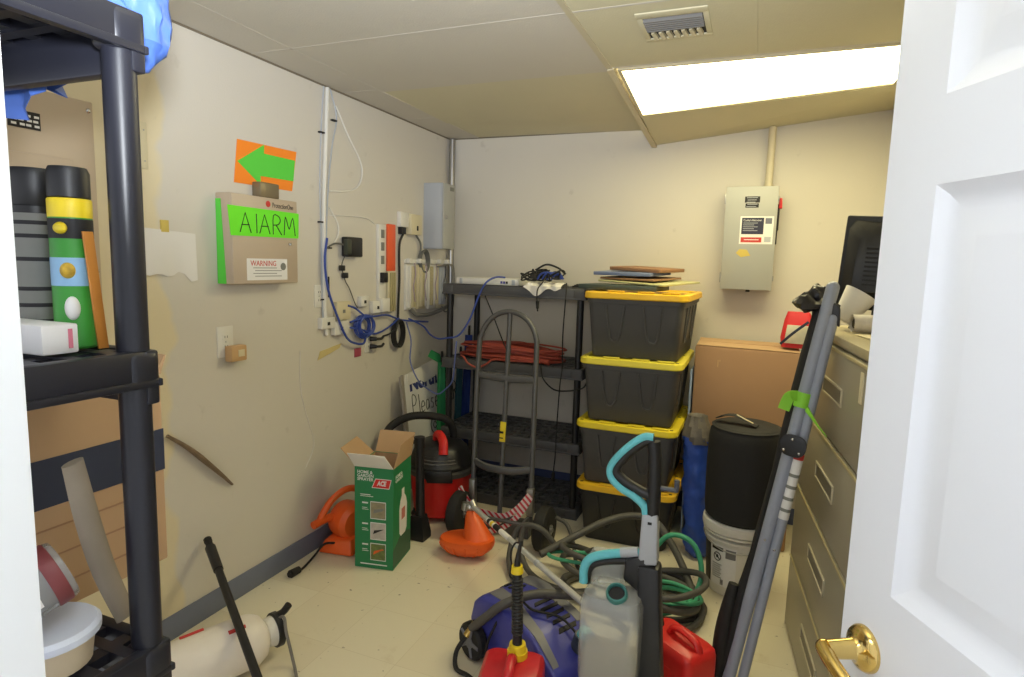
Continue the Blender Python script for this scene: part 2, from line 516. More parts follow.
le = MB().hexa([lp(lx0+a, ly0+a, .0), lp(lx1-a, ly0+a, .0), lp(lx1-a, ly1-a, .0), lp(lx0+a, ly1-a, .0), lp(lx0+a, ly0+a, .01), lp(lx1-a, ly0+a, .01), lp(lx1-a, ly1-a, .01), lp(lx0+a, ly1-a, .01)])
part('diffuser', le, emit('lit_diffuser', (1.0, 0.90, 0.50, 1), LAMP_W), fx)

# ceiling vent
vx = thing('ceiling_vent', 'square grey louvred air vent with bent fins in the ceiling', 'vent', (1.78, -1.66, H-0.01))
vb = MB()
for q in ((1.655, 1.90, -1.80, -1.755), (1.655, 1.90, -1.555, -1.53), (1.655, 1.675, -1.755, -1.555), (1.88, 1.90, -1.755, -1.555)):
    vb.box(q[0], q[1], q[2], q[3], H-0.008, H-0.002, 0.002)
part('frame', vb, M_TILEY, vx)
part('backing', MB().box(1.675, 1.88, -1.755, -1.555, H-0.003, H+0.0), mat('dark_duct', (38, 37, 36), 0.8), vx)
for k in range(6):
    y = -1.745 + k*0.018
    part('fin', MB().box(1.677, 1.878, y, y+0.006, H-0.017, H-0.003, 0, Matrix.Identity(4)), mat('dark_fin', (118, 116, 114), .5) if k == 0 else bpy.data.materials['dark_fin'], vx)
for k in range(7):
    x = 1.688 + k*0.027
    part('fin', MB().hexa([V(x, -1.632, H-.018), V(x+.012, -1.632, H-.014), V(x+.02, -1.565, H-.016), V(x+.008, -1.565, H-.02),
                           V(x, -1.632, H-.004), V(x+.012, -1.632, H-.004), V(x+.02, -1.565, H-.004), V(x+.008, -1.565, H-.004)]), M_TEE, vx)

# open door: six-panel leaf, hinged on the right of the doorway
du = Vector((-.44, .90, 0)).normalized(); dn = Vector((-du.y, du.x, 0))
hinge = Vector((2.265, -3.075, 0)) - du*0.81 - dn*0.018
DM = Matrix(((du.x, 0, dn.x, hinge.x), (du.y, 0, dn.y, hinge.y), (0, 1, 0, 0), (0, 0, 0, 1)))  # local x along leaf, y up, z towards viewer
def drect(mb, x0, x1, z0, z1, n0, n1, bev=0.0):
    mb.box(x0, x1, z0, z1, n0, n1, bev, DM)
lf = MB()
S, T = 0.088, 0.018
drect(lf, 0, S, 0.01, 2.03, -T, T); drect(lf, 0.81-S, 0.81, 0.01, 2.03, -T, T); drect(lf, 0.36, 0.45, 0.01, 2.03, -T, T)
for z0, z1 in ((0.01, 0.24), (0.93, 1.155), (1.672, 1.775), (1.93, 2.03)):
    drect(lf, S, 0.36, z0, z1, -T, T); drect(lf, 0.45, 0.81-S, z0, z1, -T, T)
door = struct('door_1', lf, M_DOOR)
for x0, x1 in ((S, 0.36), (0.45, 0.81-S)):
    for z0, z1 in ((0.24, 0.93), (1.155, 1.672), (1.775, 1.93)):
        pb = MB()
        e = 0.026
        def rg(i, h): return [DM @ V(x0+i, z0+i, h), DM @ V(x1-i, z0+i, h), DM @ V(x1-i, z1-i, h), DM @ V(x0+i, z1-i, h)]
        pb.loft([rg(0, -T), rg(0, T), rg(e*.45, T-.008), rg(e, T-.012), rg(e*1.2, T-.012), rg(e*2.3, T-.004), rg(e*2.4, T-.004)])
        o = part('panel', pb, M_DOOR, door, angle=20)
        o['kind'] = 'structure'
hb = MB()
hx, hz = 0.81-0.052, 1.06
C = lambda x, z, n: DM @ V(x, z, n)
rot = Matrix.Translation(C(hx, hz, T)) @ frame(dn)
hb.lathe([(0.031, 0), (0.031, .004), (0.028, .009), (0.022, .012), (0.016, .015), (0.0135, .02), (0.0125, .05), (.0125, .055)], rot, 32)
hd = part('door_handle', hb, M_BRASS, door, 'polished brass lever handle')
lv = MB()
lv.tube([C(hx+.004, hz, T+.055), C(hx, hz, T+.058), C(hx-.03, hz-.004, T+.062), C(hx-.07, hz-.012, T+.060), C(hx-.11, hz-.016, T+.052)],
        lambda t: 0.0115-0.0035*t, n=14, sub=8)
part('lever', lv, M_BRASS, hd)

# ------------------------------------------------------------------ camera and lights
yaw, pitch, roll, F = -0.37784243, 0.12283325, 0.02828195, 607.68
f = V(math.sin(yaw)*math.cos(pitch), math.cos(yaw)*math.cos(pitch), -math.sin(pitch))
r0 = V(math.cos(yaw), -math.sin(yaw), 0); u0 = r0.cross(f)
r = r0*math.cos(roll) + u0*math.sin(roll); u = -r0*math.sin(roll) + u0*math.cos(roll)
cam = bpy.data.cameras.new('camera'); co = bpy.data.objects.new('camera', cam); COL.objects.link(co)
co.matrix_world = Matrix(((r.x, u.x, -f.x, 2.1148), (r.y, u.y, -f.y, -4.0193), (r.z, u.z, -f.z, 1.5658), (0, 0, 0, 1)))
cam.sensor_width = 36; cam.lens = 36*F/1024; cam.clip_start = 0.02
SC.camera = co

def area(name, loc, to, sx, sy, power, col):
    l = bpy.data.lights.new(name, 'AREA'); l.shape = 'RECTANGLE'; l.size = sx; l.size_y = sy
    l.energy = power; l.color = col
    o = bpy.data.objects.new(name, l); COL.objects.link(o)
    o.location = loc
    o.rotation_euler = (Vector(to) - Vector(loc)).to_track_quat('-Z', 'Y').to_euler()
    return o
# the camera's flash head, tilted up so that it bounces off the ceiling
fl = bpy.data.lights.new('bounce_flash', 'SPOT'); fl.energy = 170; fl.color = (0.90, 0.95, 1.0)
fl.spot_size = math.radians(105); fl.spot_blend = 0.9; fl.shadow_soft_size = 0.05
fo = bpy.data.objects.new('bounce_flash', fl); COL.objects.link(fo); fo.location = (2.05, -3.95, 1.72)
fo.rotation_euler = (Vector((1.25, -2.75, 2.9)) - Vector(fo.location)).to_track_quat('-Z', 'Y').to_euler()
w = bpy.data.worlds.new('world'); SC.world = w; w.use_nodes = True
w.node_tree.nodes['Background'].inputs[0].default_value = (0.92, 0.95, 1.0, 1)
w.node_tree.nodes['Background'].inputs[1].default_value = 0.6
SC.view_settings.view_transform = 'Standard'
SC.view_settings.look = 'None'
SC.view_settings.exposure = 0.86
SC.view_settings.gamma = 1.0
SC.view_settings.use_curve_mapping = False
SC.cycles.use_denoising = True
SC.cycles.max_bounces = 8

# ------------------------------------------------------------------ things on the left wall (x = 0)
def lw(y, z, x=0.0):
    return V(x, y, z)

# orange arrow sign
t = thing('arrow_sign', 'orange poster with a big green arrow pointing left above the alarm box', 'sign', (0, -1.78, 1.88))
part('poster', MB().prism([(-1.985, 1.879), (-1.632, 1.882), (-1.598, 2.072), (-1.962, 2.064)], 0.001, 0.003, LEFT), M_ORANGE, t)
part('arrow', MB().prism([(-1.965, 1.971), (-1.835, 1.886), (-1.834, 1.926), (-1.624, 1.930), (-1.611, 2.029), (-1.811, 2.028), (-1.809, 2.067)], 0.003, 0.0045, LEFT), M_GREENA, t, 'green arrow pointing left')

# alarm panel
t = thing('alarm_panel', 'beige metal alarm box wearing a neon green handwritten sign', 'alarm box', (0, -1.89, 1.44))
part('cabinet', MB().box(0.0, 0.078, -2.085, -1.705, 1.445, 1.825, 0.004), M_TAN, t)
dpart = part('door', MB().box(0.0785, 0.092, -2.087, -1.703, 1.447, 1.823, 0.003), M_TAN, t)
part('lock', MB().cyl((0.092, -1.755, 1.625), (0.1, -1.755, 1.625), 0.008).cyl((0.1, -1.755, 1.625), (0.103, -1.755, 1.625), 0.005), M_CHROME, dpart)
part('side_strip', MB().hexa([V(.004, -2.088, 1.447), V(.05, -2.088, 1.447), V(.05, -2.0855, 1.447), V(.004, -2.0855, 1.447), V(.004, -2.088, 1.8), V(.03, -2.088, 1.8), V(.03, -2.0855, 1.8), V(.004, -2.0855, 1.8)]), M_GREENA, t, 'green paper strip down its side')
sg = part('sign', MB().prism([(-2.098, 1.649), (-1.698, 1.654), (-1.694, 1.769), (-2.112, 1.772)], 0.0932, 0.0945, LEFT), M_NEONG, t, 'neon green card with handwriting')
part('lettering', strokes('AlARM', 0.078, 0.082, Matrix.Translation((0.0955, -2.05, 1.665)) @ LEFT, 0.0022), M_INK, sg)
part('lettering', text_mesh('ProtectionOne', 0.032, Matrix.Translation((0.0925, -1.86, 1.783)) @ LEFT, M_INK, width=0.13), M_INK, t)
part('emblem', MB().ball((0.0925, -1.885, 1.796), (0.002, 0.014, 0.014)), M_REDINK, t)
wl = part('warning_label', MB().box(0.0921, 0.0932, -2.015, -1.774, 1.462, 1.556, 0), M_LABELW, t)
part('lettering', text_mesh('WARNING', 0.034, Matrix.Translation((0.0935, -1.995, 1.524)) @ LEFT, M_REDINK, width=0.15), M_REDINK, wl)
for k in range(4):
    part('print_line', MB().box(0.0932, 0.0937, -1.98 + .01*(k % 2), -1.84 + .03*(k % 2), 1.514-k*0.012, 1.517-k*0.012), M_OLIVE, wl)
part('seal', MB().cyl((0.0932, -1.80, 1.522), (0.0938, -1.80, 1.522), 0.017), M_OLIVE, wl)
bx = MB().box(0.0, 0.05, -1.885, -1.768, 1.8275, 1.895, 0.006)
t2 = single('door_chime', bx, mat('olive_metal', (128, 116, 92), 0.35, metal=0.3), 'small brown metal box sitting on top of the beige alarm box', 'box')

# torn paper with yellow tape
t = thing('torn_paper', 'torn white paper taped to the left wall beside the shelf post', 'paper', (0, -2.31, 1.47))
rows = []
for i in range(8):
    rows.append([])
    for k in range(10):
        y = -2.428 + (0.235)*k/9; z = 1.66 - 0.012*k/9 - (0.172 + 0.005*math.sin(k*1.9) + (0.018 if k > 7 else 0) - (0.012 if 5 < k < 8 else 0))*i/7
        rows[-1].append(V(0.004 + 0.006*math.sin(k*0.8)*i/7 + 0.002, y, z))
part('sheet', MB().sheet(rows, 0.001), M_PAPER, t)
part('tape', MB().box(0.0005, 0.0085, -2.345, -2.313, 1.648, 1.693), mat('yellow_tape', (206, 182, 92), 0.6), t, 'yellow tape square')

t = thing('blank_cover_plate', 'cream cover plate high on the left wall above the torn paper', 'wall plate', (0, -2.41, 1.87))  # plain blank plate, no switch in it
part('plate', MB().box(0, 0.007, -2.425, -2.386, 1.872, 2.04, 0.003), M_CREAM, t)
for z in (1.9, 2.01):
    part('screw', MB().cyl((0.007, -2.40, z), (0.0085, -2.40, z), 0.003, n=10), M_STEEL, t)

def outlet(loc, label, w=0.075, h=0.118, plug=True):
    y, z = loc
    t = thing('wall_outlet', label, 'outlet', (0, y, z-h/2))
    part('plate', MB().box(0, 0.006, y-w/2, y+w/2, z-h/2, z+h/2, 0.003), M_WHITE, t)
    for s in (-1, 1):
        q = part('socket', MB().box(0.006, 0.009, y-0.017, y+0.017, z+s*0.021-0.014, z+s*0.021+0.014, 0.005), M_WHITE, t)
        part('slot', MB().box(0.009, 0.0094, y-0.008, y-0.005, z+s*0.021-0.004, z+s*0.021+0.006).box(0.009, 0.0094, y+0.005, y+0.008, z+s*0.021-0.004, z+s*0.021+0.006), M_INK, q)
    part('screw', MB().cyl((0.006, y, z), (0.0075, y, z), 0.003, n=10), M_STEEL, t)
    return t
outlet((-2.058, 1.195), 'white duplex outlet with a tan adapter, below the alarm box', 0.085, 0.135)
t = thing('outlet_adapter', 'tan cube adapter plugged into the outlet below the alarm box', 'adapter', (0.009, -2.03, 1.105))
part('body', MB().box(0.0096, 0.052, -2.07, -1.985, 1.11, 1.178, 0.006), mat('tan_plastic', (196, 158, 112), 0.5), t)
part('face', MB().box(0.052, 0.054, -2.035, -2.0, 1.13, 1.16, 0.001), M_CREAM, t)
outlet((-1.449, 1.368), 'white outlet left of the cable run, right of the alarm box', 0.062, 0.118)
outlet((-1.01, 1.075), 'white outlet holding two black plugs under the blue cable coil', 0.075, 0.115)

# weathered strip of wood on the wall
mb = MB()
mb.tube([lw(-2.36, .855, .012), lw(-2.26, .77, .02), lw(-2.13, .635, .022), lw(-2.05, .553, .010)], lambda q: 0.014*(1-abs(q-.45)*1.2)+0.003, n=7, flat=0.7)
single('wooden_strip', mb, mat('splintered_wood', (120, 100, 78), 0.8, var=0.35, scale=30), 'thin splintered wooden strip stuck slantwise on the left wall', 'stick')

mb = MB().tube([lw(-1.592, 1.10, .003), lw(-1.594, .92, .003), lw(-1.56, .78, .004), lw(-1.502, .62, .004), lw(-1.51, .55, .003), lw(-1.566, .475, .003)], .0022, n=5)
single('thin_cord', mb, M_PAPER, 'thin white string running down the left wall above the orange blower', 'string')

# vertical cable run
t = thing('cable_run', 'white cables clipped straight down the left wall from the ceiling', 'cables', (0, -1.41, 1.16))
part('cable', MB().tube([lw(-1.375, 2.43, .012), lw(-1.39, 2.17, .012), lw(-1.41, 1.86, .012), lw(-1.415, 1.6, .012), lw(-1.412, 1.3, .012), lw(-1.398, 1.16, .012)], 0.011, n=8), M_WHITE, t)
part('cable', MB().tube([lw(-1.40, 2.43, .01), lw(-1.42, 2.25, .01), lw(-1.44, 1.95, .012), lw(-1.432, 1.7, .01), lw(-1.43, 1.4, .01), lw(-1.42, 1.2, .01)], 0.004, n=6), M_LGREY, t)
part('cable', MB().tube([lw(-1.35, 2.43, .01), lw(-1.30, 2.3, .01), lw(-1.34, 2.15, .012), lw(-1.37, 1.95, .01), lw(-1.39, 1.7, .01), lw(-1.39, 1.4, .01)], 0.004, n=6), M_LGREY, t)
for y, z in ((-1.42, 2.2), (-1.32, 2.28), (-1.43, 1.75), (-1.37, 1.62), (-1.42, 1.35)):
    part('clip', MB().box(0, 0.018, y-0.018, y+0.016, z-0.004, z+0.004, 0.001), M_INK, t)
part('black_clip', MB().box(0.018, 0.024, -1.392, -1.386, 1.36, 1.47), M_INK, t)
mb = MB().tube([lw(-1.30, 2.36, .006), lw(-1.2, 2.23, .008), lw(-1.1, 2.12, .01), lw(-1.075, 2.04, .01), lw(-1.12, 1.965, .01), lw(-1.22, 1.93, .008), lw(-1.36, 1.915, .008)], 0.0045, n=6)
single('looped_cable', mb, M_WHITE, 'large loop of white cable on the upper left wall', 'cable')
mb = MB().tube([lw(-1.36, 1.83, .006), lw(-1.30, 1.76, .01), lw(-1.29, 1.70, .01), lw(-1.33, 1.64, .008)], 0.004, n=6).tube([lw(-1.36, 1.79, .004), lw(-1.2, 1.80, .006), lw(-1.03, 1.80, .006), lw(-.94, 1.77, .006)], 0.0025, n=6)
single('looped_cable', mb, M_WHITE, 'small curl of white cable above the black power adapter', 'cable')

# black adapter
t = thing('power_adapter', 'black wall box with a dangling lead, right of the cable run', 'adapter', (0, -1.19, 1.57))
part('body', MB().box(0.004, 0.05, -1.262, -1.125, 1.577, 1.685, 0.008), M_BLACK, t)
part('terminal_strip', MB().box(0.03, 0.056, -1.275, -1.235, 1.59, 1.67, 0.004), mat('dark_terminal', (58, 62, 52), 0.5), t)
part('lead', MB().tube([lw(-1.26, 1.64, .03), lw(-1.33, 1.645, .02), lw(-1.40, 1.62, .02)], 0.005, n=6).tube([lw(-1.25, 1.60, .03), lw(-1.27, 1.53, .015), lw(-1.24, 1.45, .012), lw(-1.20, 1.40, .012), lw(-1.15, 1.32, .01), lw(-1.125, 1.29, .01)], 0.003, n=6), mat('grey_lead', (96, 94, 90), 0.5), t)
part('cable_tie', MB().box(0.004, 0.03, -1.262, -1.23, 1.46, 1.49, 0.004).box(0.004, 0.028, -1.285, -1.255, 1.50, 1.53, 0.004), M_BLACK, t)

# telephone terminal blocks, left column
t = thing('wiring_bracket', 'tall white wiring bracket with slots left of the orange block', 'bracket', (0, -.89, 1.26))
part('rail', MB().box(0, 0.02, -.925, -.85, 1.262, 1.775, 0.003), M_WHITE, t)
for z in (1.72, 1.645, 1.565):
    part('slot', MB().box(0.02, 0.024, -.905, -.872, z-0.025, z+0.025, 0.002), M_OLIVE, t)
part('connector', MB().box(0.02, 0.045, -.915, -.865, 1.43, 1.49, 0.003), M_INK, t)
part('foot', MB().box(0.02, 0.05, -.93, -.85, 1.255, 1.335, 0.004), M_WHITE, t)
t = thing('terminal_block', 'orange covered telephone block on the left wall', 'terminal block', (0, -.79, 1.5))
part('base', MB().box(0, 0.015, -.84, -.765, 1.5, 1.778, 0.003), M_CREAM, t)
part('cover', MB().box(0.015, 0.032, -.845, -.762, 1.498, 1.782, 0.005), mat('orange_cover', (236, 96, 52), 0.4), t, 'orange cover')
t = thing('terminal_block', 'cream ribbed telephone block right below the orange one', 'terminal block', (0, -.80, 1.25))
part('base', MB().box(0, 0.03, -.84, -.758, 1.248, 1.496, 0.003), M_CREAM, t)
for y in (-.82, -.80, -.78):
    part('pin_row', MB().box(0.03, 0.042, y-.006, y+.006, 1.255, 1.49, 0.001), mat('pin_row_plastic', (176, 164, 120), 0.5), t)

# phone box
t = thing('phone_junction_box', 'cream junction box with a white plug-in module at its left', 'junction box', (0, -.585, 1.73))
part('box', MB().box(0, 0.045, -.602, -.468, 1.732, 1.862, 0.005), M_CREAM, t)
part('module', MB().box(0, 0.03, -.70, -.604, 1.775, 1.868, 0.004), M_WHITE, t)
part('plug', MB().box(0, 0.032, -.69, -.640, 1.730, 1.774, 0.004), M_BLACK, t)
part('socket', MB().box(0.045, 0.047, -.535, -.515, 1.76, 1.79, 0.001), M_INK, t)
mb = MB().tube([lw(-.66, 1.73, .02), lw(-.69, 1.68, .016), lw(-.695, 1.6, .014), lw(-.69, 1.45, .014), lw(-.70, 1.3, .014), lw(-.71, 1.18, .016), lw(-.74, 1.12, .02)], 0.0075, n=8)
single('black_lead', mb, M_BLACK, 'black cord hanging straight down from the junction box module', 'cord')
mb = MB().tube([lw(-.50, 1.73, .02), lw(-.45, 1.69, .02), lw(-.44, 1.65, .02), lw(-.45, 1.6, .02)], 0.007, n=8)
for k in range(4):
    mb.tube([lw(-.41 + .055*math.cos(a), 1.565 + (.062+.004*k)*math.sin(a), .016 + .008*k) for a in [2*PI*q/10 for q in range(10)]], 0.006, n=6, closed=True)
single('coiled_cable', mb, mat('grey_cable', (104, 104, 100), 0.5), 'grey cable coiled in a ring below the cream junction box', 'cable')

# grey telephone enclosure
t = thing('phone_enclosure', 'tall grey metal enclosure in the corner of the left wall', 'enclosure', (0, -.295, 1.65))
part('cabinet', MB().box(0.0, 0.142, -.375, -.215, 1.65, 2.085, 0.004), M_LGREY, t)
dd = part('door', MB().box(0.143, 0.155, -.377, -.213, 1.652, 2.083, 0.004), mat('grey_enamel_door', (172, 172, 168), 0.45, var=0.04), t)
part('latch', MB().box(0.155, 0.163, -.35, -.325, 1.85, 1.875, 0.003), M_STEEL, dd)
part('name_plate', MB().box(0.155, 0.157, -.29, -.235, 2.04, 2.065), M_OLIVE, dd)
mb = MB().tube([V(.035, -.035, 2.43), V(.035, -.035, 1.3)], 0.022, n=14, smooth=False)
single('conduit_pipe', mb, M_STEEL, 'grey vertical conduit pipe running down the back left corner', 'pipe')

# punch-down blocks under the enclosure
rail = MB().box(0, 0.012, -.62, -.05, 1.545, 1.575, 0.002)
for y in (-.60, -.47, -.33, -.19, -.08):
    rail.box(0.012, 0.045, y-.015, y+.012, 1.55, 1.58, 0.004)
single('cable_guide', rail, M_WHITE, 'white cable guide strip above the punch down blocks', 'cable guide')
names = ['leftmost of the four tall punch down blocks, by the black cord', 'second punch down block from the left under the guide strip', 'third punch down block from the left under the guide strip', 'rightmost punch down block, nearest the back corner']
M_PIN = mat('pin_rows', (188, 176, 136), 0.5, var=0.25, scale=90)
for k, y in enumerate((-.565, -.42, -.275, -.15)):
    t = thing('punch_down_block', names[k], 'terminal block', (0, y, 1.25), group='punch down blocks on the left wall')
    part('standoff', MB().box(0, 0.02, y-.052, y+.045, 1.247 - .004*k, 1.54, 0.003), M_WHITE if k % 2 == 0 else M_CREAM, t)
    for q in range(3):
        yy = y - .03 + q*.028
        part('pin_row', MB().box(0.02, 0.04, yy-.009, yy+.009, 1.262, 1.53, 0.002), [M_WHITE, M_CREAM, M_PIN][(q + k) % 3] if k < 3 else M_LGREY, t)
    part('wire', MB().tube([lw(y, 1.55, .048), lw(y+.012, 1.48, .05), lw(y-.012, 1.4, .05), lw(y+.01, 1.3, .05)], 0.004, n=6), mat('mauve_wire', (168, 150, 160), 0.5) if k < 3 else M_INK, t)
mb = MB()
for q in range(3):
    mb.tube([lw(-.30+.01*q, 1.53, .07), lw(-.13+.012*q, 1.545, .075), lw(-.075+.012*q, 1.5, .07), lw(-.07+.012*q, 1.35, .07), lw(-.09+.012*q, 1.23, .07), lw(-.16, 1.21, .06), lw(-.2, 1.25, .055)], 0.006, n=6)
mb.tube([lw(-.56, 1.245, .02), lw(-.5, 1.21, .03), lw(-.35, 1.20, .03), lw(-.2, 1.215, .03), lw(-.06, 1.24, .03)], 0.014, n=8)
single('cable_bundle', mb, mat('grey_cable_bundle', (122, 120, 116), 0.5), 'grey cable bundle wrapped under the punch down blocks', 'cables')

# wall jacks and plates low on the cable run
for (y, z, w_, h_, m_, lab) in ((-1.27, 1.283, .12, .10, M_CREAM, 'cream square phone jack at the bottom of the cable run'),
                                (-1.29, 1.19, .12, .075, M_WHITE, 'white data jack box under the cream phone jack'),
                                (-1.075, 1.325, .075, .06, M_WHITE, 'small white jack plate right of the cream phone jack'),
                                (-.945, 1.285, .11, .075, M_WHITE, 'white junction box at the foot of the wiring bracket'),
                                (-1.40, 1.225, .11, .06, M_WHITE, 'white surface jack at the left end of the jacks')):
    t = thing('phone_jack', lab, 'jack', (0, y, z-h_/2))
    part('housing', MB().box(0, 0.03, y-w_/2, y+w_/2, z-h_/2, z+h_/2, 0.005), m_, t)
    part('port', MB().box(0.03, 0.0315, y-.012, y+.008, z-.012, z+.006), M_OLIVE if m_ is M_CREAM else M_INK, t)
mb = MB().hexa([lw(-1.46, 1.03, 0), lw(-1.28, 1.075, 0), lw(-1.28, 1.075, .003), lw(-1.46, 1.03, .003), lw(-1.44, 1.075, 0), lw(-1.26, 1.10, 0), lw(-1.26, 1.10, .003), lw(-1.44, 1.075, .003)])
single('old_tape', mb, mat('yellowed_tape', (208, 190, 132), 0.6), 'yellowed tape strip on the left wall below the jacks', 'tape')
mb = MB().box(0.002, 0.006, -1.145, -1.085, 1.005, 1.055, 0.001, None)
t = single('wall_tag', mb, mat('red_blue_sticker', (170, 78, 96), 0.5), 'little red and blue tag below the blue cable coil', 'tag')

# blue network cables
mb = MB().tube([lw(-1.41, 1.67, .03), lw(-1.43, 1.55, .03), lw(-1.41, 1.40, .035), lw(-1.34, 1.25, .04), lw(-1.26, 1.13, .04), lw(-1.17, 1.09, .04), lw(-1.10, 1.085, .035), lw(-1.07, 1.12, .03)], 0.0065, n=7)
single('network_cable', mb, M_BLUEC, 'long blue network cable curving down past the phone jacks', 'cable')
mb = MB()
for k in range(7):
    rx, rz = .068+.006*random.uniform(-1, 1), .060+.006*random.uniform(-1, 1)
    cy_, cz_ = -1.09+random.uniform(-.012, .012), 1.185+random.uniform(-.012, .012)
    mb.tube([lw(cy_+rx*math.cos(a), cz_+rz*math.sin(a), .012+.007*k) for a in [2*PI*q/12 for q in range(12)]], 0.0055, n=6, closed=True, sub=4)
mb.tube([lw(-1.24, 1.31, .03), lw(-1.17, 1.29, .03), lw(-1.10, 1.24, .05), lw(-1.05, 1.24, .06)], 0.006, n=6)
mb.tube([lw(-1.22, 1.215, .03), lw(-1.13, 1.235, .05), lw(-1.0, 1.235, .05), lw(-.85, 1.23, .03), lw(-.70, 1.19, .03), lw(-.5, 1.165, .03), lw(-.35, 1.15, .03)], 0.006, n=6)
mb.tube([lw(-1.22, 1.185, .03), lw(-1.14, 1.17, .04), lw(-1.0, 1.13, .04), lw(-.85, 1.15, .03), lw(-.72, 1.2, .03)], 0.006, n=6)
single('network_cable', mb, M_BLUEC, 'coil of blue network cable hanging on the left wall', 'cable')
mb = MB().tube([lw(-.60, 1.19, .03), lw(-.45, 1.13, .05), V(.10, -.44, 1.075), V(.20, -.515, 1.062), V(.28, -.548, 1.075), V(.37, -.552, 1.10), V(.44, -.545, 1.2), V(.50, -.545, 1.35), V(.54, -.55, 1.425), V(.57, -.535, 1.46), V(.60, -.49, 1.478), V(.63, -.43, 1.476)], 0.006, n=7)
single('network_cable', mb, M_BLUEC, 'blue network cable running from wall up onto the rear shelf', 'cable')
mb = MB().tube([V(.03, -.63, 1.17), V(.06, -.62, 1.05), V(.08, -.66, .92), V(.14, -.66, .80), V(.175, -.60, .74), V(.22, -.55, .70), V(.27, -.55, .73), V(.33, -.552, .80), V(.345, -.552, .93), V(.35, -.55, 1.0), V(.355, -.552, 1.06)], 0.005, n=6)
single('network_cable', mb, mat('grey_blue_cable', (96, 108, 168), 0.5), 'thin grey blue cable drooping in front of the whiteboard sign', 'cable')

# black plugs and coil
t = thing('plugged_cord', 'two black plugs with a coiled cord on the left wall', 'cord', (0.01, -.95, 1.05))
for z in (1.098, 1.052):
    part('plug', MB().cyl((0.0095, -1.0, z), (0.045, -.985, z), 0.016, 0.011, n=12).tube([V(.045, -.985, z), V(.055, -.95, z), V(.05, -.92, z+.01)], 0.008, n=7), M_BLACK, t)
cb_ = MB().tube([V(.05, -.92, 1.108), V(.045, -.85, 1.115), V(.04, -.77, 1.14)], 0.006, n=6)
for k in range(4):
    cb_.tube([lw(-.725+.055*math.cos(a), 1.105+.085*math.sin(a), .016+.009*k) for a in [2*PI*q/12 for q in range(12)]], 0.007, n=6, closed=True, sub=3)
part('cord', cb_, M_BLACK, t)

# tan breaker panel seen through the front shelf
t = thing('breaker_panel', 'flat tan breaker panel on the left wall behind the front shelf', 'electrical panel', (0, -2.95, 1.2))
part('trim_frame', MB().box(0, 0.012, -3.3, -2.585, 1.12, 2.06, 0.004), M_TAN, t)
pd = part('door', MB().box(0.012, 0.018, -3.2, -2.66, 1.2, 1.86, 0.003), M_TAN, t)
part('latch', MB().box(0.018, 0.026, -2.705, -2.68, 1.5, 1.56, 0.003), M_STEEL, pd)
for y, z in ((-2.60, 2.03), (-2.60, 1.15), (-3.26, 2.03), (-2.60, 1.5)):
    part('screw', MB().ball((0.0125, y, z), (0.005, 0.008, 0.008), u=12, v=8), M_CHROME, t)
lb = part('notice_plate', MB().box(0.012, 0.014, -2.842, -2.752, 1.933, 1.985), M_INK, t, 'black notice plate with white print')
for k in range(3):
    for q in range(4):
        y0 = -2.834 + q*.0205 + .003*((k+q) % 2)
        part('print_line', MB().box(0.014, 0.0145, y0, y0+.014, 1.968-k*.014, 1.975-k*.014), M_LABELW, lb)

# grey safety switch on the back wall
t = thing('safety_switch_box', 'grey metal safety switch box with a red handle on the back wall', 'switch box', (2.055, 0, 1.45))
part('enclosure', MB().box(1.918, 2.196, -.138, 0, 1.455, 2.045, .004), M_GREY, t)
dd = part('door', MB().box(1.914, 2.2, -.150, -.1385, 1.45, 2.05, .004), mat('grey_enamel_front', (166, 167, 164), .36, var=.03), t)
def fb(px0, px1, z0, z1, h): return MB().box(px0, px1, -.150-h, -.150-h+.0012, z0, z1)
part('name_plate', fb(2.02, 2.102, 1.957, 1.992, .0012), M_INK, dd)
part('name_plate', fb(2.025, 2.097, 1.928, 1.952, .0012), M_INK, dd)
for q in range(5):
    part('print_line', fb(2.03 + .004*(q % 2), 2.09 - .006*(q % 3), 1.983-.0125*q, 1.986-.0125*q, .0022), M_LGREY, dd)
lbl = part('label', fb(2.003, 2.185, 1.718, 1.878, .0012), M_LABELW, t, 'white label with navy and red fields')
part('navy_field', fb(2.012, 2.132, 1.775, 1.87, .0022), mat('navy_field', (40, 42, 66), .5), lbl)
part('red_field', fb(2.012, 2.125, 1.728, 1.757, .0022), M_REDINK, lbl)
part('lettering', text_mesh('Cutler-Hammer', .017, Matrix.Translation((2.02, -.1526, 1.850)) @ BACK, M_LABELW, width=.10), M_LABELW, lbl)
for q in range(5):
    part('print_line', fb(2.02, 2.10 - .02*(q % 2), 1.838-.011*q, 1.841-.011*q, .003), M_LGREY, lbl)
part('print_line', fb(2.03, 2.11, 1.741, 1.745, .003), M_LABELW, lbl)
part('code_block', fb(2.14, 2.175, 1.835, 1.868, .0022), mat('grey_code', (110, 112, 128), .5), lbl)
part('code_block', fb(2.14, 2.175, 1.73, 1.76, .0022), M_LGREY, lbl)
part('warning_sticker', MB().prism([(1.99, 1.665), (2.01, 1.688), (2.05, 1.685), (2.072, 1.65), (2.04, 1.645), (2.02, 1.64)], 0.1502, .1512, BACK), mat('faded_yellow_sticker', (200, 178, 88), .6), t, 'torn yellow sticker')
part('lever_bracket', MB().box(2.197, 2.212, -.115, -.06, 1.80, 1.95, .003).box(2.197, 2.208, -.11, -.07, 1.72, 1.80, .002), M_INK, t)
part('lever', MB().hexa([V(2.205, -.12, 1.925), V(2.225, -.12, 1.925), V(2.225, -.07, 1.925), V(2.205, -.07, 1.925), V(2.207, -.12, 1.985), V(2.222, -.12, 1.985), V(2.222, -.09, 1.985), V(2.207, -.09, 1.985)], .004), M_RED, t, 'red handle')
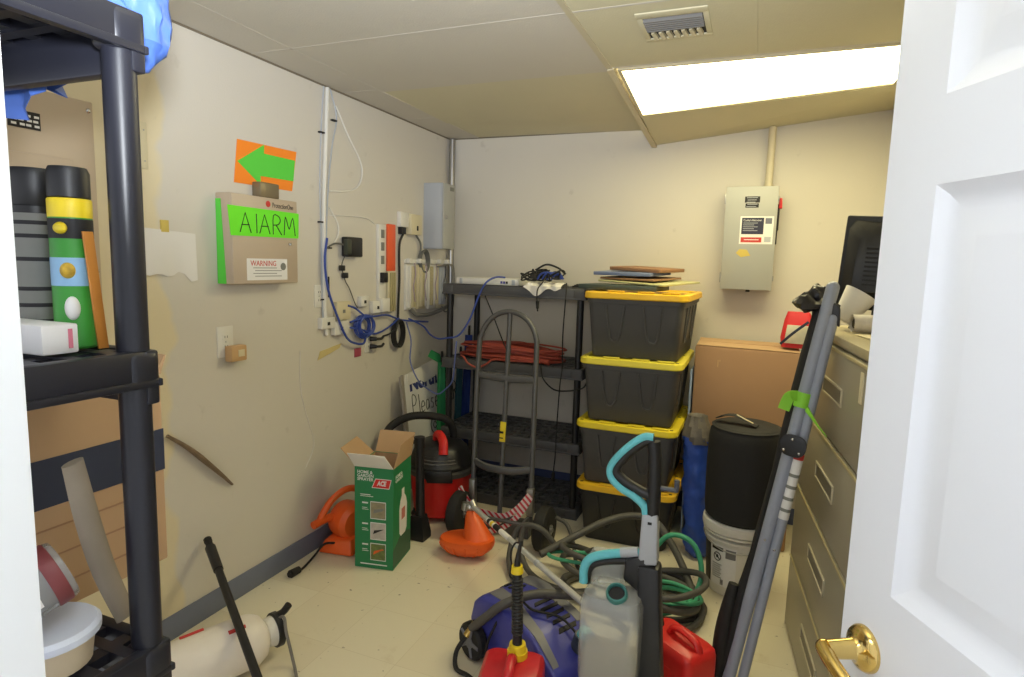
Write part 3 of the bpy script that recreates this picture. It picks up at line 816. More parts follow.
for z in (1.52, 1.98):
    part('hinge', MB().box(1.908, 1.9145, -.15, -.135, z-.03, z+.03, .001), M_STEEL, t)
    part('latch', MB().box(2.2, 2.206, -.152, -.138, z-.015, z+.015, .001), M_STEEL, t)
part('knockout', MB().cyl(V(2.07, -.07, 1.456), V(2.07, -.07, 1.435), .012, n=12), M_INK, t)
single('conduit_pipe', MB().cyl(V(2.142, -.05, 2.046), V(2.142, -.05, 2.40), .021, n=18).cyl(V(2.142, -.05, 2.046), V(2.142, -.05, 2.07), .027, n=18), mat('painted_conduit', (208, 198, 172), .45), 'cream painted conduit rising from the grey switch box', 'pipe')

# ------------------------------------------------------------------ resin shelving units
def resin_shelf(mb, x0, x1, y0, y1, zt, h=0.062, lattice=True, ins=.037, hl=None):
    hl = hl or h
    """moulded tier: deep rim with a lip, ribbed deck"""
    w = 0.022
    for a, b, c, d, q in ((x0, x1, y0, y0+w, hl), (x0, x1, y1-w, y1, hl), (x0, x0+w, y0+w, y1-w, h), (x1-w, x1, y0+w, y1-w, h)):
        mb.box(a, b, c, d, zt-q, zt, 0.004)
    mb.box(x0-.004, x1+.004, y0-.003, y0+.004, zt-h-.002, zt-h+.010, 0.002)
    mb.box(x0-.004, x1+.004, y1-.004, y1+.003, zt-h-.002, zt-h+.010, 0.002)
    mb.box(x1-.004, x1+.003, y0, y1, zt-h-.002, zt-h+.010, 0.002)
    mb.box(x0-.004, x0+.004, y0, y1, zt-h-.002, zt-h+.010, 0.002)
    nx, ny = 13, 7
    if lattice:
        for i in range(1, nx):
            x = x0 + (x1-x0)*i/nx
            mb.box(x-.013, x+.013, y0+w-.002, y1-w+.002, zt-.020, zt-.003)
        for k in range(1, ny):
            y = y0 + (y1-y0)*k/ny
            mb.box(x0+w-.002, x1-w+.002, y-.010, y+.010, zt-.026, zt-.001)
    for cx in (x0+ins, x1-ins):
        for cy_ in (y0+ins, y1-ins):
            mb.box(cx-ins-.003, cx+ins+.003, cy_-ins-.003, cy_+ins+.003, zt-h-.004, zt+.002, 0.014, seg=3)

def shelving(name, label, x0, x1, y0, y1, tops, m, mp, r=0.021, h=0.062, ins=.037, hl=None):
    t = thing(name, label, 'shelving unit', ((x0+x1)/2, (y0+y1)/2, 0))
    for zt in tops:
        mb = MB(); resin_shelf(mb, x0, x1, y0, y1, zt, h, ins=ins, hl=hl)
        part('shelf', mb, m, t)
    zs = [0] + sorted(tops)
    for cx in (x0+ins, x1-ins):
        for cy_ in (y0+ins, y1-ins):
            mb = MB()
            for a, b in zip(zs[:-1], zs[1:]):
                if b - h - a > .01:
                    mb.cyl((cx, cy_, a), (cx, cy_, b-h), r*1.0, r*1.0, n=18)
            part('post', mb, mp, t)
    return t

shelving('shelving_unit', 'dark grey resin shelving unit against the back wall holding the red cord', 0.236, 1.186, -0.525, -0.035, [0.062, 0.478, 0.942, 1.424], M_SHELF, M_BLACK)
shelving('shelving_unit', 'black resin shelving unit at the left beside the doorway', 0.346, 1.257, -3.739, -3.351, [0.44, 0.935, 1.417, 1.912], M_SHELFD, M_SHELFD, r=0.0225, h=0.055, ins=.0245, hl=.085)

# things on top of the rear shelf
t = thing('rack_switch', 'low white network switch on top of the rear shelf', 'network switch', (0.55, -.4, 1.426))
part('case', MB().box(0.30, 0.735, -.46, -.18, 1.4265, 1.467, 0.003), M_WHITE, t)
for k, x in enumerate((.62, .638, .656, .70)):
    part('port', MB().box(x-.007, x+.007, -.4615, -.4595, 1.437, 1.452), M_NAVY if k < 2 else M_INK, t)
for x in (.335, .70):
    part('rack_ear', MB().box(x-.01, x+.01, -.4625, -.4595, 1.43, 1.463, .001), M_LGREY, t)
def crumple(mb, c, r, amp, sc, seed, u=28, v=18):
    from mathutils import noise
    mb.ball(c, r, u=u, v=v)
    for vv in mb.last:
        d = (vv.co - Vector(c))
        q = vv.co*sc + Vector((seed, 0, seed*2))
        k = noise.fractal(q, 1.0, 2.0, 3)
        vv.co += d.normalized()*amp*k
    return mb
rows = []
for i in range(12):
    rows.append([])
    for k in range(30):
        q = k/29; x = .80 + .24*q
        dr = .055*math.exp(-((q-.35)/.22)**2) + .02*math.exp(-((q-.85)/.12)**2)
        if i < 5: y, z = -.36 - .043*i, 1.436 + .010*math.sin(k*.6+i*1.3) + .010
        else: y, z = -.548 - .004*math.sin(k*.8), 1.440 - dr*(i-5)/6 - .001*i
        rows[-1].append(V(x, y, z))
single('plastic_wrap', MB().sheet(rows, 0.002), M_PAPER, 'crumpled white plastic wrap draped over the rear shelf edge', 'plastic wrap')
t = thing('cable_tangle', 'tangled black and blue cables heaped on the white plastic wrap', 'cables', (.92, -.45, 1.46))
mb = MB()
for k in range(9):
    c = V(.90+random.uniform(-.05, .06), -.45+random.uniform(-.05, .05), 1.50+random.uniform(-.015, .025))
    a0 = random.uniform(0, 6)
    mb.tube([c + V(.085*math.cos(a+a0)*random.uniform(.7, 1.1), .05*math.sin(a), .022*math.sin(a*2+k)) for a in [2*PI*q/9 for q in range(9)]], 0.005, n=6, closed=True, sub=4)
mb.tube([V(.86, -.5, 1.53), V(.93, -.5, 1.565), V(1.0, -.48, 1.545), V(1.04, -.46, 1.51)], 0.006, n=6)
part('cord', mb, M_RUB, t)
mb = MB()
for k in range(4):
    mb.tube([V(.87+.03*k, -.49, 1.475), V(.9+.03*k, -.50, 1.51), V(.95+.02*k, -.49, 1.515), V(1.0+.01*k, -.47, 1.48)], 0.006, n=6)
part('blue_cord', mb, M_BLUEC, t, 'blue cord')
part('connector', MB().box(.83, .87, -.52, -.47, 1.475, 1.505, .006), M_RUB, t)
part('connector', MB().box(.98, 1.01, -.5, -.45, 1.475, 1.50, .005), M_RUB, t)
mb = MB().tube([V(.93, -.50, 1.50), V(.925, -.545, 1.46), V(.90, -.56, 1.42), V(.895, -.56, 1.37), V(.90, -.56, 1.33)], 0.004, n=6)
pl = part('hanging_plug', mb, M_RUB, t)
part('plug_end', MB().cyl((.90, -.56, 1.345), (.902, -.56, 1.30), .011, .009, n=10).cyl((.902, -.56, 1.30), (.903, -.56, 1.283), .005, n=8), M_RUB, pl)
mb = MB().tube([V(1.05, -.47, 1.455), V(1.07, -.535, 1.45), V(1.075, -.553, 1.40), V(1.065, -.553, 1.15), V(1.07, -.556, .96), V(1.06, -.556, .85), V(1.05, -.556, .6), V(1.045, -.55, .40), V(1.04, -.55, .33), V(1.035, -.55, .24)], lambda q: .0042 if q < .93 else .012, n=6)
single('hanging_cord', mb, M_RUB, 'thin black cord hanging down the front of the rear shelf at right', 'cord')
mb = MB().tube([V(.545, -.54, 1.36), V(.60, -.545, 1.25), V(.66, -.53, 1.1), V(.70, -.50, 1.0), V(.72, -.45, .985)], 0.0045, n=6)
single('hanging_cord', mb, M_RUB, 'thin black cord slanting down behind the hand truck loop', 'cord')
mb = MB().tube([V(.93, -.545, .96), V(.95, -.56, .88), V(1.02, -.57, .82), V(1.10, -.57, .815), V(1.2, -.555, .84), V(1.23, -.54, .90)], 0.0045, n=6)
single('hanging_cord', mb, M_RUB, 'thin black cord drooping under the rear shelf second tier at right', 'cord')
mb = MB()
for k in range(5):
    mb.tube([V(1.085+.008*k, -.46+.02*k, 1.436+.006*(k % 3)), V(1.14, -.47+.015*k, 1.444+.005*(k % 2)), V(1.17+.003*k, -.49+.01*k, 1.438), V(1.185+.003*k, -.50+.012*k, 1.45)], 0.006, n=6)
single('cord_bundle', mb, M_RUB, 'short flat bundle of black cord on the rear shelf corner', 'cords')

# red extension cord heaped on the second tier
t = thing('extension_cord', 'long red extension cord coiled on the rear shelf second tier', 'cord', (.66, -.34, .944))
mb = MB()
for k in range(26):
    rx = .30 + random.uniform(-.09, .05); ry = .135 + random.uniform(-.05, .02)
    cx, cy_ = .665+random.uniform(-.05, .05), -.345+random.uniform(-.015, .015)
    zz = .952 + .0036*k + random.uniform(0, .006); ph = random.uniform(0, 6); ti = random.uniform(-.012, .018)
    mb.tube([V(cx+rx*math.cos(a+ph)*(1+.06*math.sin(3*a+k)), cy_+ry*math.sin(a+ph), max(.957, zz+ti*math.sin(a+ph+1)-.02*abs(math.cos(a+ph)))) for a in [2*PI*q/11 for q in range(11)]], 0.0062, n=6, closed=True, sub=4)
mb.tube([V(.36, -.49, .962), V(.405, -.535, .956), V(.44, -.552, .925), V(.50, -.554, .905), V(.56, -.552, .925), V(.60, -.535, .956), V(.66, -.48, .962)], 0.0062, n=6)
part('cord', mb, M_CORDR, t)
part('plug', MB().cyl((.90, -.46, .965), (.96, -.475, .96), .013, .016, n=12), M_CORDR, t)

# clipboards and binders on the topmost tote
def flat_board(name, label, cat, c, w, d, h, rz, m, tilt=(0, 0), bev=.003):
    M = Matrix.Translation(c) @ Matrix.Rotation(rz, 4, 'Z') @ Matrix.Rotation(tilt[0], 4, 'X') @ Matrix.Rotation(tilt[1], 4, 'Y')
    return single(name, MB().box(-w/2, w/2, -d/2, d/2, 0, h, bev, M), m, label, cat)

# ------------------------------------------------------------------ totes
def tote(label, z0, h, mlid, mbody, dx=0.0, rz=0.0, dy=0.0):
    cx, cy_ = 1.515+dx, -.425+dy
    Wd, Dp = .555, .70
    t = thing('storage_tote', label, 'storage tote', (cx, cy_, z0), rz, group='stack of black totes with yellow lids')
    M = TR(cx, cy_, z0, rz)
    b = MB()
    n = 5
    hb = h - .035
    b.loft([ringz(Wd*.82, Dp*.84, .03, 0.0, M, n), ringz(Wd*.84, Dp*.86, .035, .01, M, n), ringz(Wd*.925, Dp*.94, .04, hb-.03, M, n), ringz(Wd*.955, Dp*.96, .04, hb-.028, M, n), ringz(Wd*.955, Dp*.96, .04, hb, M, n)])
    bp = part('body', b, mbody, t)
    # moulded ribs and grip shapes on the front and the right side
    for side in (0, 1):
        wd, dp = (Wd, Dp) if side == 0 else (Dp, Wd)
        def fp(x, z, o):      # point on the sloped wall
            k = z/hb
            if side == 0: y = -(Dp*(.85 + .09*k))/2 - o; return M @ V(x, y, z)
            xx = (Wd*(.83+.095*k))/2 + o; return M @ V(xx, x, z)
        for s in (-1, 1):
            rib = MB()
            xs = [s*wd*.11, s*wd*.14, s*wd*.17, s*wd*.30, s*wd*.33, s*wd*.36]
            pts = [fp(s*wd*.09, hb-.04, .004), fp(s*wd*.12, h*.45, .004), fp(s*wd*.15, h*.27, .004), fp(s*wd*.22, h*.27, .004), fp(s*wd*.245, h*.45, .004), fp(s*wd*.27, hb-.04, .004)]
            rib.tube(pts, .006, n=6, sub=5)
            part('rib', rib, mbody, bp)
    l = MB()
    lz = h - .04
    l.loft([ringz(Wd, Dp, .055, lz, M, n), ringz(Wd+.008, Dp+.008, .058, lz+.006, M, n), ringz(Wd+.004, Dp+.004, .056, lz+.032, M, n), ringz(Wd-.02, Dp-.02, .05, lz+.038, M, n),
            ringz(Wd-.07, Dp-.07, .04, lz+.038, M, n), ringz(Wd-.085, Dp-.085, .04, lz+.028, M, n)])
    lp_ = part('lid', l, mlid, t)
    for x in (-.10, .06, .19):
        part('lid_tab', MB().box(x-.045, x+.045, -Dp/2+.006, -Dp/2+.030, lz+.0385, lz+.046, .003, M), mlid, lp_)
    for x, y in ((-Wd/2+.03, -Dp/2+.03), (Wd/2-.03, -Dp/2+.03), (Wd/2-.03, 0), (Wd/2-.03, .25)):
        part('lid_hole', MB().box(x-.008, x+.008, y-.008, y+.008, lz+.0385, lz+.0392, 0, M), M_INK, lp_)
    return t
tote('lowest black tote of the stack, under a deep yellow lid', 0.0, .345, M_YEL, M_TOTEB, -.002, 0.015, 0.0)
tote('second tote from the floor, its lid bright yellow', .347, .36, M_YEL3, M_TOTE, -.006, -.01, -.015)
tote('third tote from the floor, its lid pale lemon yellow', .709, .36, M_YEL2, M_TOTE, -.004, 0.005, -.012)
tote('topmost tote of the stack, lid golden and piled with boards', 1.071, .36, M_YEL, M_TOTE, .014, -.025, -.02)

zt = 1.071+.36+.0065
flat_board('binder', 'dark green binder lying lowest on the topmost tote', 'binder', (1.42, -.56, zt), .44, .30, .026, -.10, mat('dark_green_vinyl', (62, 74, 70), .5))
flat_board('folder', 'wide pale green folder lying over the dark green binder', 'folder', (1.54, -.46, zt+.042), .44, .38, .010, -.42, mat('pale_green_folder', (182, 180, 132), .6), (.045, .03))
flat_board('clipboard', 'lower brown clipboard under the blue one on the topmost tote', 'clipboard', (1.49, -.45, zt+.060), .36, .30, .010, -.40, mat('hardboard', (150, 112, 80), .6), (.045, .01))
flat_board('clipboard', 'blue grey clipboard between two brown ones on the topmost tote', 'clipboard', (1.44, -.45, zt+.082), .36, .27, .020, -.30, mat('blue_grey_board', (118, 130, 164), .5), (.04, 0))
flat_board('clipboard', 'topmost brown clipboard on the pile of boards', 'clipboard', (1.52, -.43, zt+.107), .34, .26, .020, -.42, mat('brown_board', (142, 104, 74), .6), (.03, .03))

# ------------------------------------------------------------------ hand truck
t = thing('hand_truck', 'grey steel hand truck standing in front of the rear shelf', 'hand truck', (.82, -.86, 0))
def ht(x, z):      # the frame leans back a little
    return V(x, -.925 + .115*z, z)
fr = MB()
arc = [ht(.811 - .178*math.cos(a), 1.09 + .20*math.sin(a)) for a in [PI*q/12 for q in range(13)]]
fr.tube([ht(.662, .10), ht(.65, .4), ht(.638, .75)] + arc + [ht(1.0, .75), ht(1.012, .4), ht(1.022, .10)], 0.0155, n=12, sub=3)
part('frame', fr, mat('gunmetal_steel', (92, 92, 94), 0.4, metal=0.35), t)
M_GUN = bpy.data.materials['gunmetal_steel']
part('centre_bar', MB().tube([ht(.811, 1.29) + V(0, .004, 0), ht(.835, .06)], 0.015, n=10, smooth=False), M_GUN, t)
tag_ = part('caution_sticker', MB().prism([(-.0175, 0), (.0175, 0), (.0175, .115), (-.0175, .115)], 0.0165, 0.018, Matrix.Translation(ht(.825, .545)) @ Matrix.Rotation(-.115, 4, 'X') @ BACK), M_YELC, t, 'yellow caution sticker')
part('print_line', MB().box(.814, .836, -.893, -.8905, .60, .612).box(.814, .836, -.895, -.8925, .57, .576), M_INK, tag_)
part('cross_bar', MB().tube([ht(.636, .915), ht(.815, .905), ht(.994, .915)], 0.014, n=8, flat=1.6, up=(0, 0, 1)), M_GUN, t)
cbm = MB().tube([ht(.65, .41), ht(.735, .392) - V(0, .02, 0), ht(.825, .39) - V(0, .03, 0), ht(.915, .392) - V(0, .02, 0), ht(1.011, .41)], 0.013, n=8, flat=1.8, up=(0, 0, 1))
part('cross_bar', cbm, M_GUN, t)
for x in (.658, 1.019):
    part('bracket', MB().box(x-.019, x+.019, -.925, -.885, .15, .31, .004), M_STEEL, t)
part('axle_bracket', MB().box(.655, .672, -.995, -.90, .10, .15, .003), M_GUN, t)
part('axle_bracket', MB().box(1.005, 1.022, -.995, -.90, .10, .15, .003), M_GUN, t)
part('axle', MB().cyl((.575, -.985, .125), (1.17, -.985, .125), .011, n=12), M_GUN, t)
part('toe_plate', MB().box(.64, 1.01, -.90, -.66, .004, .014, .002).box(.64, 1.01, -.905, -.892, .004, .10, .002), M_GUN, t)
for x in (.612, 1.132):
    wh = part('wheel', MB().lathe([(.05, -.036), (.105, -.038), (.122, -.026), (.126, 0), (.122, .026), (.105, .038), (.05, .036)], Matrix.Translation((x, -.985, .1265)) @ Matrix.Rotation(PI/2, 4, 'Y'), 32), M_RUB, t)
    part('hub', MB().cyl((x-.042, -.985, .1265), (x+.042, -.985, .1265), .028, n=16).cyl((x-.05, -.985, .1265), (x+.05, -.985, .1265), .013, n=12), M_STEEL, wh)
def ribbon(pts, w, mb, th=.0025):
    mb.tube(pts, w, n=6, sub=5, flat=.12, up=(0, 1, .1))
    return mb
M_STRIPE = mat('striped_strap', (222, 190, 190), 0.7)
def stripe(m):
    nt = m.node_tree; b = nt.nodes['Principled BSDF']
    tc = nt.nodes.new('ShaderNodeTexCoord'); wv = nt.nodes.new('ShaderNodeTexWave')
    wv.wave_type = 'BANDS'; wv.bands_direction = 'DIAGONAL'; wv.inputs['Scale'].default_value = 16
    nt.links.new(tc.outputs['Object'], wv.inputs['Vector'])
    cr = nt.nodes.new('ShaderNodeValToRGB'); cr.color_ramp.interpolation = 'CONSTANT'
    cr.color_ramp.elements[0].color = rgb(206, 62, 78); cr.color_ramp.elements[1].position = .48; cr.color_ramp.elements[1].color = rgb(226, 216, 216)
    nt.links.new(wv.outputs['Color'], cr.inputs[0]); nt.links.new(cr.outputs[0], b.inputs['Base Color'])
stripe(M_STRIPE)
st = MB()
ribbon([V(.60, -.955, .27), V(.625, -.965, .235), V(.70, -.965, .16), V(.78, -.965, .145), V(.88, -.965, .145), V(.96, -.965, .20), V(1.03, -.955, .29)], .018, st)
ribbon([V(1.04, -.96, .28), V(.99, -.965, .19), V(.93, -.97, .12), V(.86, -.975, .065), V(.79, -.978, .04)], .017, st)
ribbon([V(.76, -.972, .11), V(.82, -.976, .085), V(.87, -.978, .12)], .017, st)
ribbon([V(.85, -.980, .11), V(.825, -.983, .06), V(.80, -.985, .02)], .016, st)
single('striped_strap', st, M_STRIPE, 'red and white striped strap slung across the hand truck base', 'strap')

# ------------------------------------------------------------------ shop vacuum
t = thing('shop_vacuum', 'red and black shop vacuum behind the green carton', 'vacuum cleaner', (.41, -.87, 0))
MV = TR(.385, -.79, 0)
part('tub', MB().lathe([(.15, .035), (.165, .04), (.188, .27), (.193, .285), (.193, .295)], MV, 36), M_RED, t)
for k in range(4):
    a = PI/4 + k*PI/2
    c_ = V(.385+.16*math.cos(a), -.79+.16*math.sin(a), 0)
    cs = part('caster', MB().ball(c_ + V(0, 0, .026), (.026, .026, .026), u=14, v=8).cyl(c_ + V(0, 0, .03), c_ + V(0, 0, .06), .014, n=10), M_BLACK, t)
part('rim', MB().lathe([(.19, .285), (.205, .29), (.208, .318), (.19, .33)], MV, 36), mat('charcoal_plastic', (66, 64, 62), .5), t)
hd = part('motor_head', MB().lathe([(.195, .33), (.20, .35), (.185, .375), (.178, .40), (.16, .44), (.125, .47), (.05, .48)], MV, 36), M_BLACK, t)
for k in range(3):
    part('vent_ridge', MB().tube([MV @ V((.187-.010*k)*math.cos(a), (.187-.010*k)*math.sin(a), .378+.018*k) for a in [-2.0+.1*q for q in range(15)]], .004, n=6), mat('grey_ridge', (98, 96, 94), .5), hd)
part('latch', MB().hexa([MV @ V(*q) for q in ((.02, -.215, .27), (.16, -.155, .27), (.15, -.13, .28), (.02, -.19, .28), (.0, -.225, .345), (.155, -.165, .345), (.14, -.13, .35), (.01, -.19, .35))], .006), M_BLACK, t)
hn = MB().tube([MV @ V(-.03, -.02, .465), MV @ V(-.02, -.03, .515), MV @ V(.02, -.06, .525), MV @ V(.07, -.11, .50), MV @ V(.085, -.135, .43)], lambda q: .022 + .008*q, n=10, flat=.8)
part('carry_handle', hn, M_RED, t, 'red top handle')
ho = MB().tube([V(.42, -.70, .42), V(.42, -.70, .50), V(.40, -.73, .58), V(.32, -.78, .615), V(.20, -.86, .615), V(.10, -.92, .55), V(.075, -.98, .44), V(.09, -1.03, .30), V(.13, -1.06, .12), V(.20, -1.03, .035)], .024, n=12, sub=14)
# corrugation
for vtx in ho.bm.verts: pass
part('hose', ho, M_RUB, t)
t = thing('vacuum_wand', 'black vacuum wand with floor nozzle propped upright against the vacuum', 'vacuum wand', (.42, -1.13, 0))
part('tube', MB().cyl((.428, -1.112, .11), (.414, -1.105, .56), .027, .023, n=18), M_BLACK, t)
part('coupling', MB().cyl((.415, -1.105, .52), (.413, -1.105, .58), .031, .030, n=18).cyl((.396, -1.10, .545), (.371, -1.105, .545), .012, n=10), M_BLACK, t)
part('nozzle', MB().loft([[V(.424+a*.065, -1.12+b*.045-.02, .002) for a, b in ((-1, -1), (1, -1), (1, 1), (-1, 1))], [V(.424+a*.065, -1.12+b*.045-.02, .035) for a, b in ((-1, -1), (1, -1), (1, 1), (-1, 1))],
    [V(.420+a*.034, -1.113+b*.032, .125) for a, b in ((-1, -1), (1, -1), (1, 1), (-1, 1))]]), M_BLACK, t)

# ------------------------------------------------------------------ whiteboard sign in the corner
t = thing('whiteboard_sign', 'white handwritten sign leaning in the corner behind the vacuum', 'sign', (.1, -.58, 0))
SM = Matrix.Translation((.125, -.735, .345)) @ Matrix.Rotation(-.12, 4, 'Y') @ LEFT
part('board', MB().prism([(0, -.10), (.60, -.10), (.60, .505), (.30, .51), (.03, .495), (.0, .43)], 0, .008, SM), M_LABELW, t)
part('edge_strip', MB().prism([(-.035, -.05), (-.006, -.05), (-.006, .50), (-.035, .49)], -.004, .014, SM), mat('grey_edge', (156, 148, 140), .6), t)
part('torn_strip', MB().prism([(.04, .425), (.20, .432), (.25, .41), (.40, .43), (.47, .50), (.52, .56), (.25, .53), (.05, .50)], .009, .0105, SM), M_PAPER, t, 'torn paper strip across its top')
part('lettering', text_mesh('North', .12, SM @ Matrix.Translation((.06, .385, .0085)), mat('navy_print', (44, 54, 120), .5), width=.36, bold=.006), M_INK, t)
part('lettering', strokes('Please PARK', .088, .125, SM @ Matrix.Translation((.07, .22, .0095)), .003), M_INK, t)
part('lettering', strokes('@', .15, .12, SM @ Matrix.Translation((.28, .05, .0095)), .003), M_INK, t)

# tall folded umbrellas and poles in the corner
def rolled(name, label, p0, p1, r0, r1, m, tip=None):
    t = thing(name, label, 'folded fabric roll', (p0[0], p0[1], 0))
    mb = MB(); n = 22
    F_ = frame(Vector(p1)-Vector(p0)).to_3x3()
    rings = []
    for i in range(12):
        q = i/11; c = Vector(p0).lerp(Vector(p1), q); rr = r0*(1-q)+r1*q
        rings.append([c + F_ @ V(rr*math.cos(2*PI*k/n)*(1+.13*math.sin(5*2*PI*k/n+q*3)), rr*math.sin(2*PI*k/n)*(1+.13*math.sin(5*2*PI*k/n+q*3)), 0) for k in range(n)])
    mb.loft(rings)
    part('fabric', mb, m, t)
    d = (Vector(p1)-Vector(p0)).normalized()
    part('pole', MB().cyl(Vector(p0)-d*.02, Vector(p0)+d*.02, .012, n=10).cyl(Vector(p1)-d*.01, Vector(p1)+d*.07, .011, .008, n=10), tip or M_RUB, t)
    return t
t = rolled('folded_canopy', 'green furled fabric roll standing left of the rear shelf', (.195, -.44, .03), (.198, -.45, .90), .03, .026, mat('green_fabric', (30, 126, 74), .7))
part('corner_flap', MB().hexa([V(.18, -.47, .95), V(.20, -.46, .88), V(.20, -.44, .88), V(.18, -.45, .95), V(.14, -.50, .98), V(.15, -.56, .945), V(.15, -.55, .945), V(.14, -.49, .98)]), bpy.data.materials['green_fabric'], t)
rolled('folded_canopy', 'blue furled fabric roll behind the left post of the rear shelf', (.195, -.10, .03), (.202, -.05, 1.04), .03, .026, mat('royal_blue_fabric', (36, 62, 140), .7))
rolled('folded_canopy', 'dark teal furled fabric roll between the green and blue rolls', (.195, -.22, .03), (.20, -.18, .90), .026, .022, mat('teal_fabric', (28, 78, 92), .7))

# ------------------------------------------------------------------ green carton
t = thing('sprayer_carton', 'open green printed carton standing by the left wall', 'carton', (.385, -1.42, 0), .184)
e1 = V(.203, .038, 0).normalized(); e2 = V(-e1.y, e1.x, 0); o0 = V(.306, -1.559, 0)
CM = Matrix(((e1.x, e2.x, 0, o0.x), (e1.y, e2.y, 0, o0.y), (0, 0, 1, 0), (0, 0, 0, 1)))   # x along front, y into the depth
cw, cd, ch = .2065, .246, .535
bb = MB()
th = .004
bb.box(0, cw, 0, th, .001, ch, 0, CM).box(0, cw, cd-th, cd, .001, ch, 0, CM).box(0, th, th, cd-th, .001, ch, 0, CM).box(cw-th, cw, th, cd-th, .001, ch, 0, CM).box(th, cw-th, th, cd-th, .001, .006, 0, CM)
part('carton_body', bb, M_ACE, t)
part('liner', MB().box(th, cw-th, th+.0005, th+.0015, .01, ch-.002, 0, CM).box(th, cw-th, cd-th-.0015, cd-th-.0005, .01, ch-.002, 0, CM).box(cw-th-.0015, cw-th-.0005, th+.002, cd-th-.002, .01, ch-.002, 0, CM).box(th+.0005, th+.0015, th+.002, cd-th-.002, .01, ch-.002, 0, CM), M_KRAFT, t)
def flap(p, m, lab):
    q = [CM @ V(*a) for a in p]
    nrm = (q[1]-q[0]).cross(q[3]-q[0]).normalized()*.003
    part('flap', MB().hexa(q + [a + nrm for a in q]), m, t, lab)
flap([(0, 0, ch), (cw, 0, ch), (cw-.02, -.065, ch+.085), (-.008, -.065, ch+.085)], M_PAPER, 'white front flap')
flap([(0, cd-.01, ch), (0, .01, ch), (-.09, .03, ch+.075), (-.09, cd-.03, ch+.085)], M_KRAFT, 'brown left flap')
flap([(0.005, cd, ch), (cw-.005, cd, ch), (cw-.005, cd+.075, ch+.10), (0.0, cd+.075, ch+.10)], M_KRAFT, 'brown back flap')
flap([(cw, .0, ch), (cw, cd, ch), (cw+.02, cd-.01, ch+.115), (cw+.02, .04, ch+.115)], M_KRAFT, 'brown right flap')
FM = CM @ BACK      # local x right, y up on the front face
def ft(x, z, h=.0004): return FM @ Matrix.Translation((x, z, h))
part('lettering', text_mesh('HOME &\nGARDEN\nSPRAYER', .022, ft(.014, .462), M_LABELW, bold=.0003, space=.85), M_LABELW, t)
lg = part('logo', MB().prism([(.092, .428), (.186, .428), (.198, .478), (.112, .478)], .0003, .0012, FM), M_LABELW, t, 'red slanted logo')
part('field', MB().prism([(.0965, .4315), (.1835, .4315), (.1942, .4745), (.1145, .4745)], .0012, .0016, FM), M_RED, lg)
part('lettering', text_mesh('ACE', .034, ft(.122, .4435, .002), M_LABELW, width=.052, bold=.0016, shear=.25), M_LABELW, lg)
part('print_line', MB().prism([(.03, .388), (.085, .388), (.085, .392), (.03, .392)], .0003, .0007, FM).prism([(.03, .38), (.10, .38), (.10, .383), (.03, .383)], .0003, .0007, FM), M_LABELW, t)
pm = [mat('print_rust', (150, 140, 110), .6, var=.5, scale=40), mat('print_pale', (190, 182, 172), .6, var=.3, scale=40), mat('print_leaf', (108, 122, 66), .6, var=.6, scale=40)]
for k, z in enumerate((.265, .155, .045)):
    ip = part('picture', MB().prism([(.085, z), (.168, z), (.168, z+.092), (.085, z+.092)], .0003, .0009, FM), M_LABELW, t)
    part('photo', MB().prism([(.088, z+.004), (.165, z+.004), (.165, z+.088), (.088, z+.088)], .0009, .0013, FM), pm[k], ip)
    part('motif', MB().prism([(.10, z+.03), (.15, z+.045+.01*k), (.158, z+.06), (.105, z+.05)], .0013, .0017, FM), [M_OLIVE, M_RUB, M_ORG][k], ip)
    part('print_line', MB().prism([(.04, z+.078), (.072, z+.078), (.072, z+.086), (.04, z+.086)], .0003, .0007, FM).prism([(.04, z+.055), (.068, z+.055), (.068, z+.058), (.04, z+.058)], .0003, .0007, FM).prism([(.04, z+.046), (.074, z+.046), (.074, z+.049), (.04, z+.049)], .0003, .0007, FM), M_LABELW, t)
part('print_line', MB().prism([(.03, .02), (.175, .02), (.175, .026), (.03, .026)], .0003, .0007, FM), M_LABELW, t)
RM = CM @ Matrix(((0, 0, 1, cw), (1, 0, 0, 0), (0, 1, 0, 0), (0, 0, 0, 1)))      # right face: x into depth, y up
bottle = [(.105, .14), (.165, .14), (.185, .16), (.19, .29), (.175, .33), (.15, .355), (.15, .39), (.115, .39), (.115, .355), (.095, .33), (.082, .29), (.085, .16)]
bo = part('bottle_print', MB().prism(bottle, .0003, .0009, RM), M_LABELW, t, 'printed white sprayer bottle')
part('badge', MB().prism([(.112, .225), (.16, .225), (.16, .285), (.112, .285)], .0009, .0013, RM), mat('pink_badge', (196, 120, 110), .6), bo)
part('lettering', text_mesh('HOME &\nGARDEN', .024, RM @ Matrix.Translation((.03, .45, .0005)), M_LABELW, bold=.0003, space=.85), M_LABELW, t)
part('lower_print', MB().prism([(.0, .01), (cd, .01), (cd, .12), (.12, .16), (.0, .10)], .0002, .0006, RM), M_ACED, t)

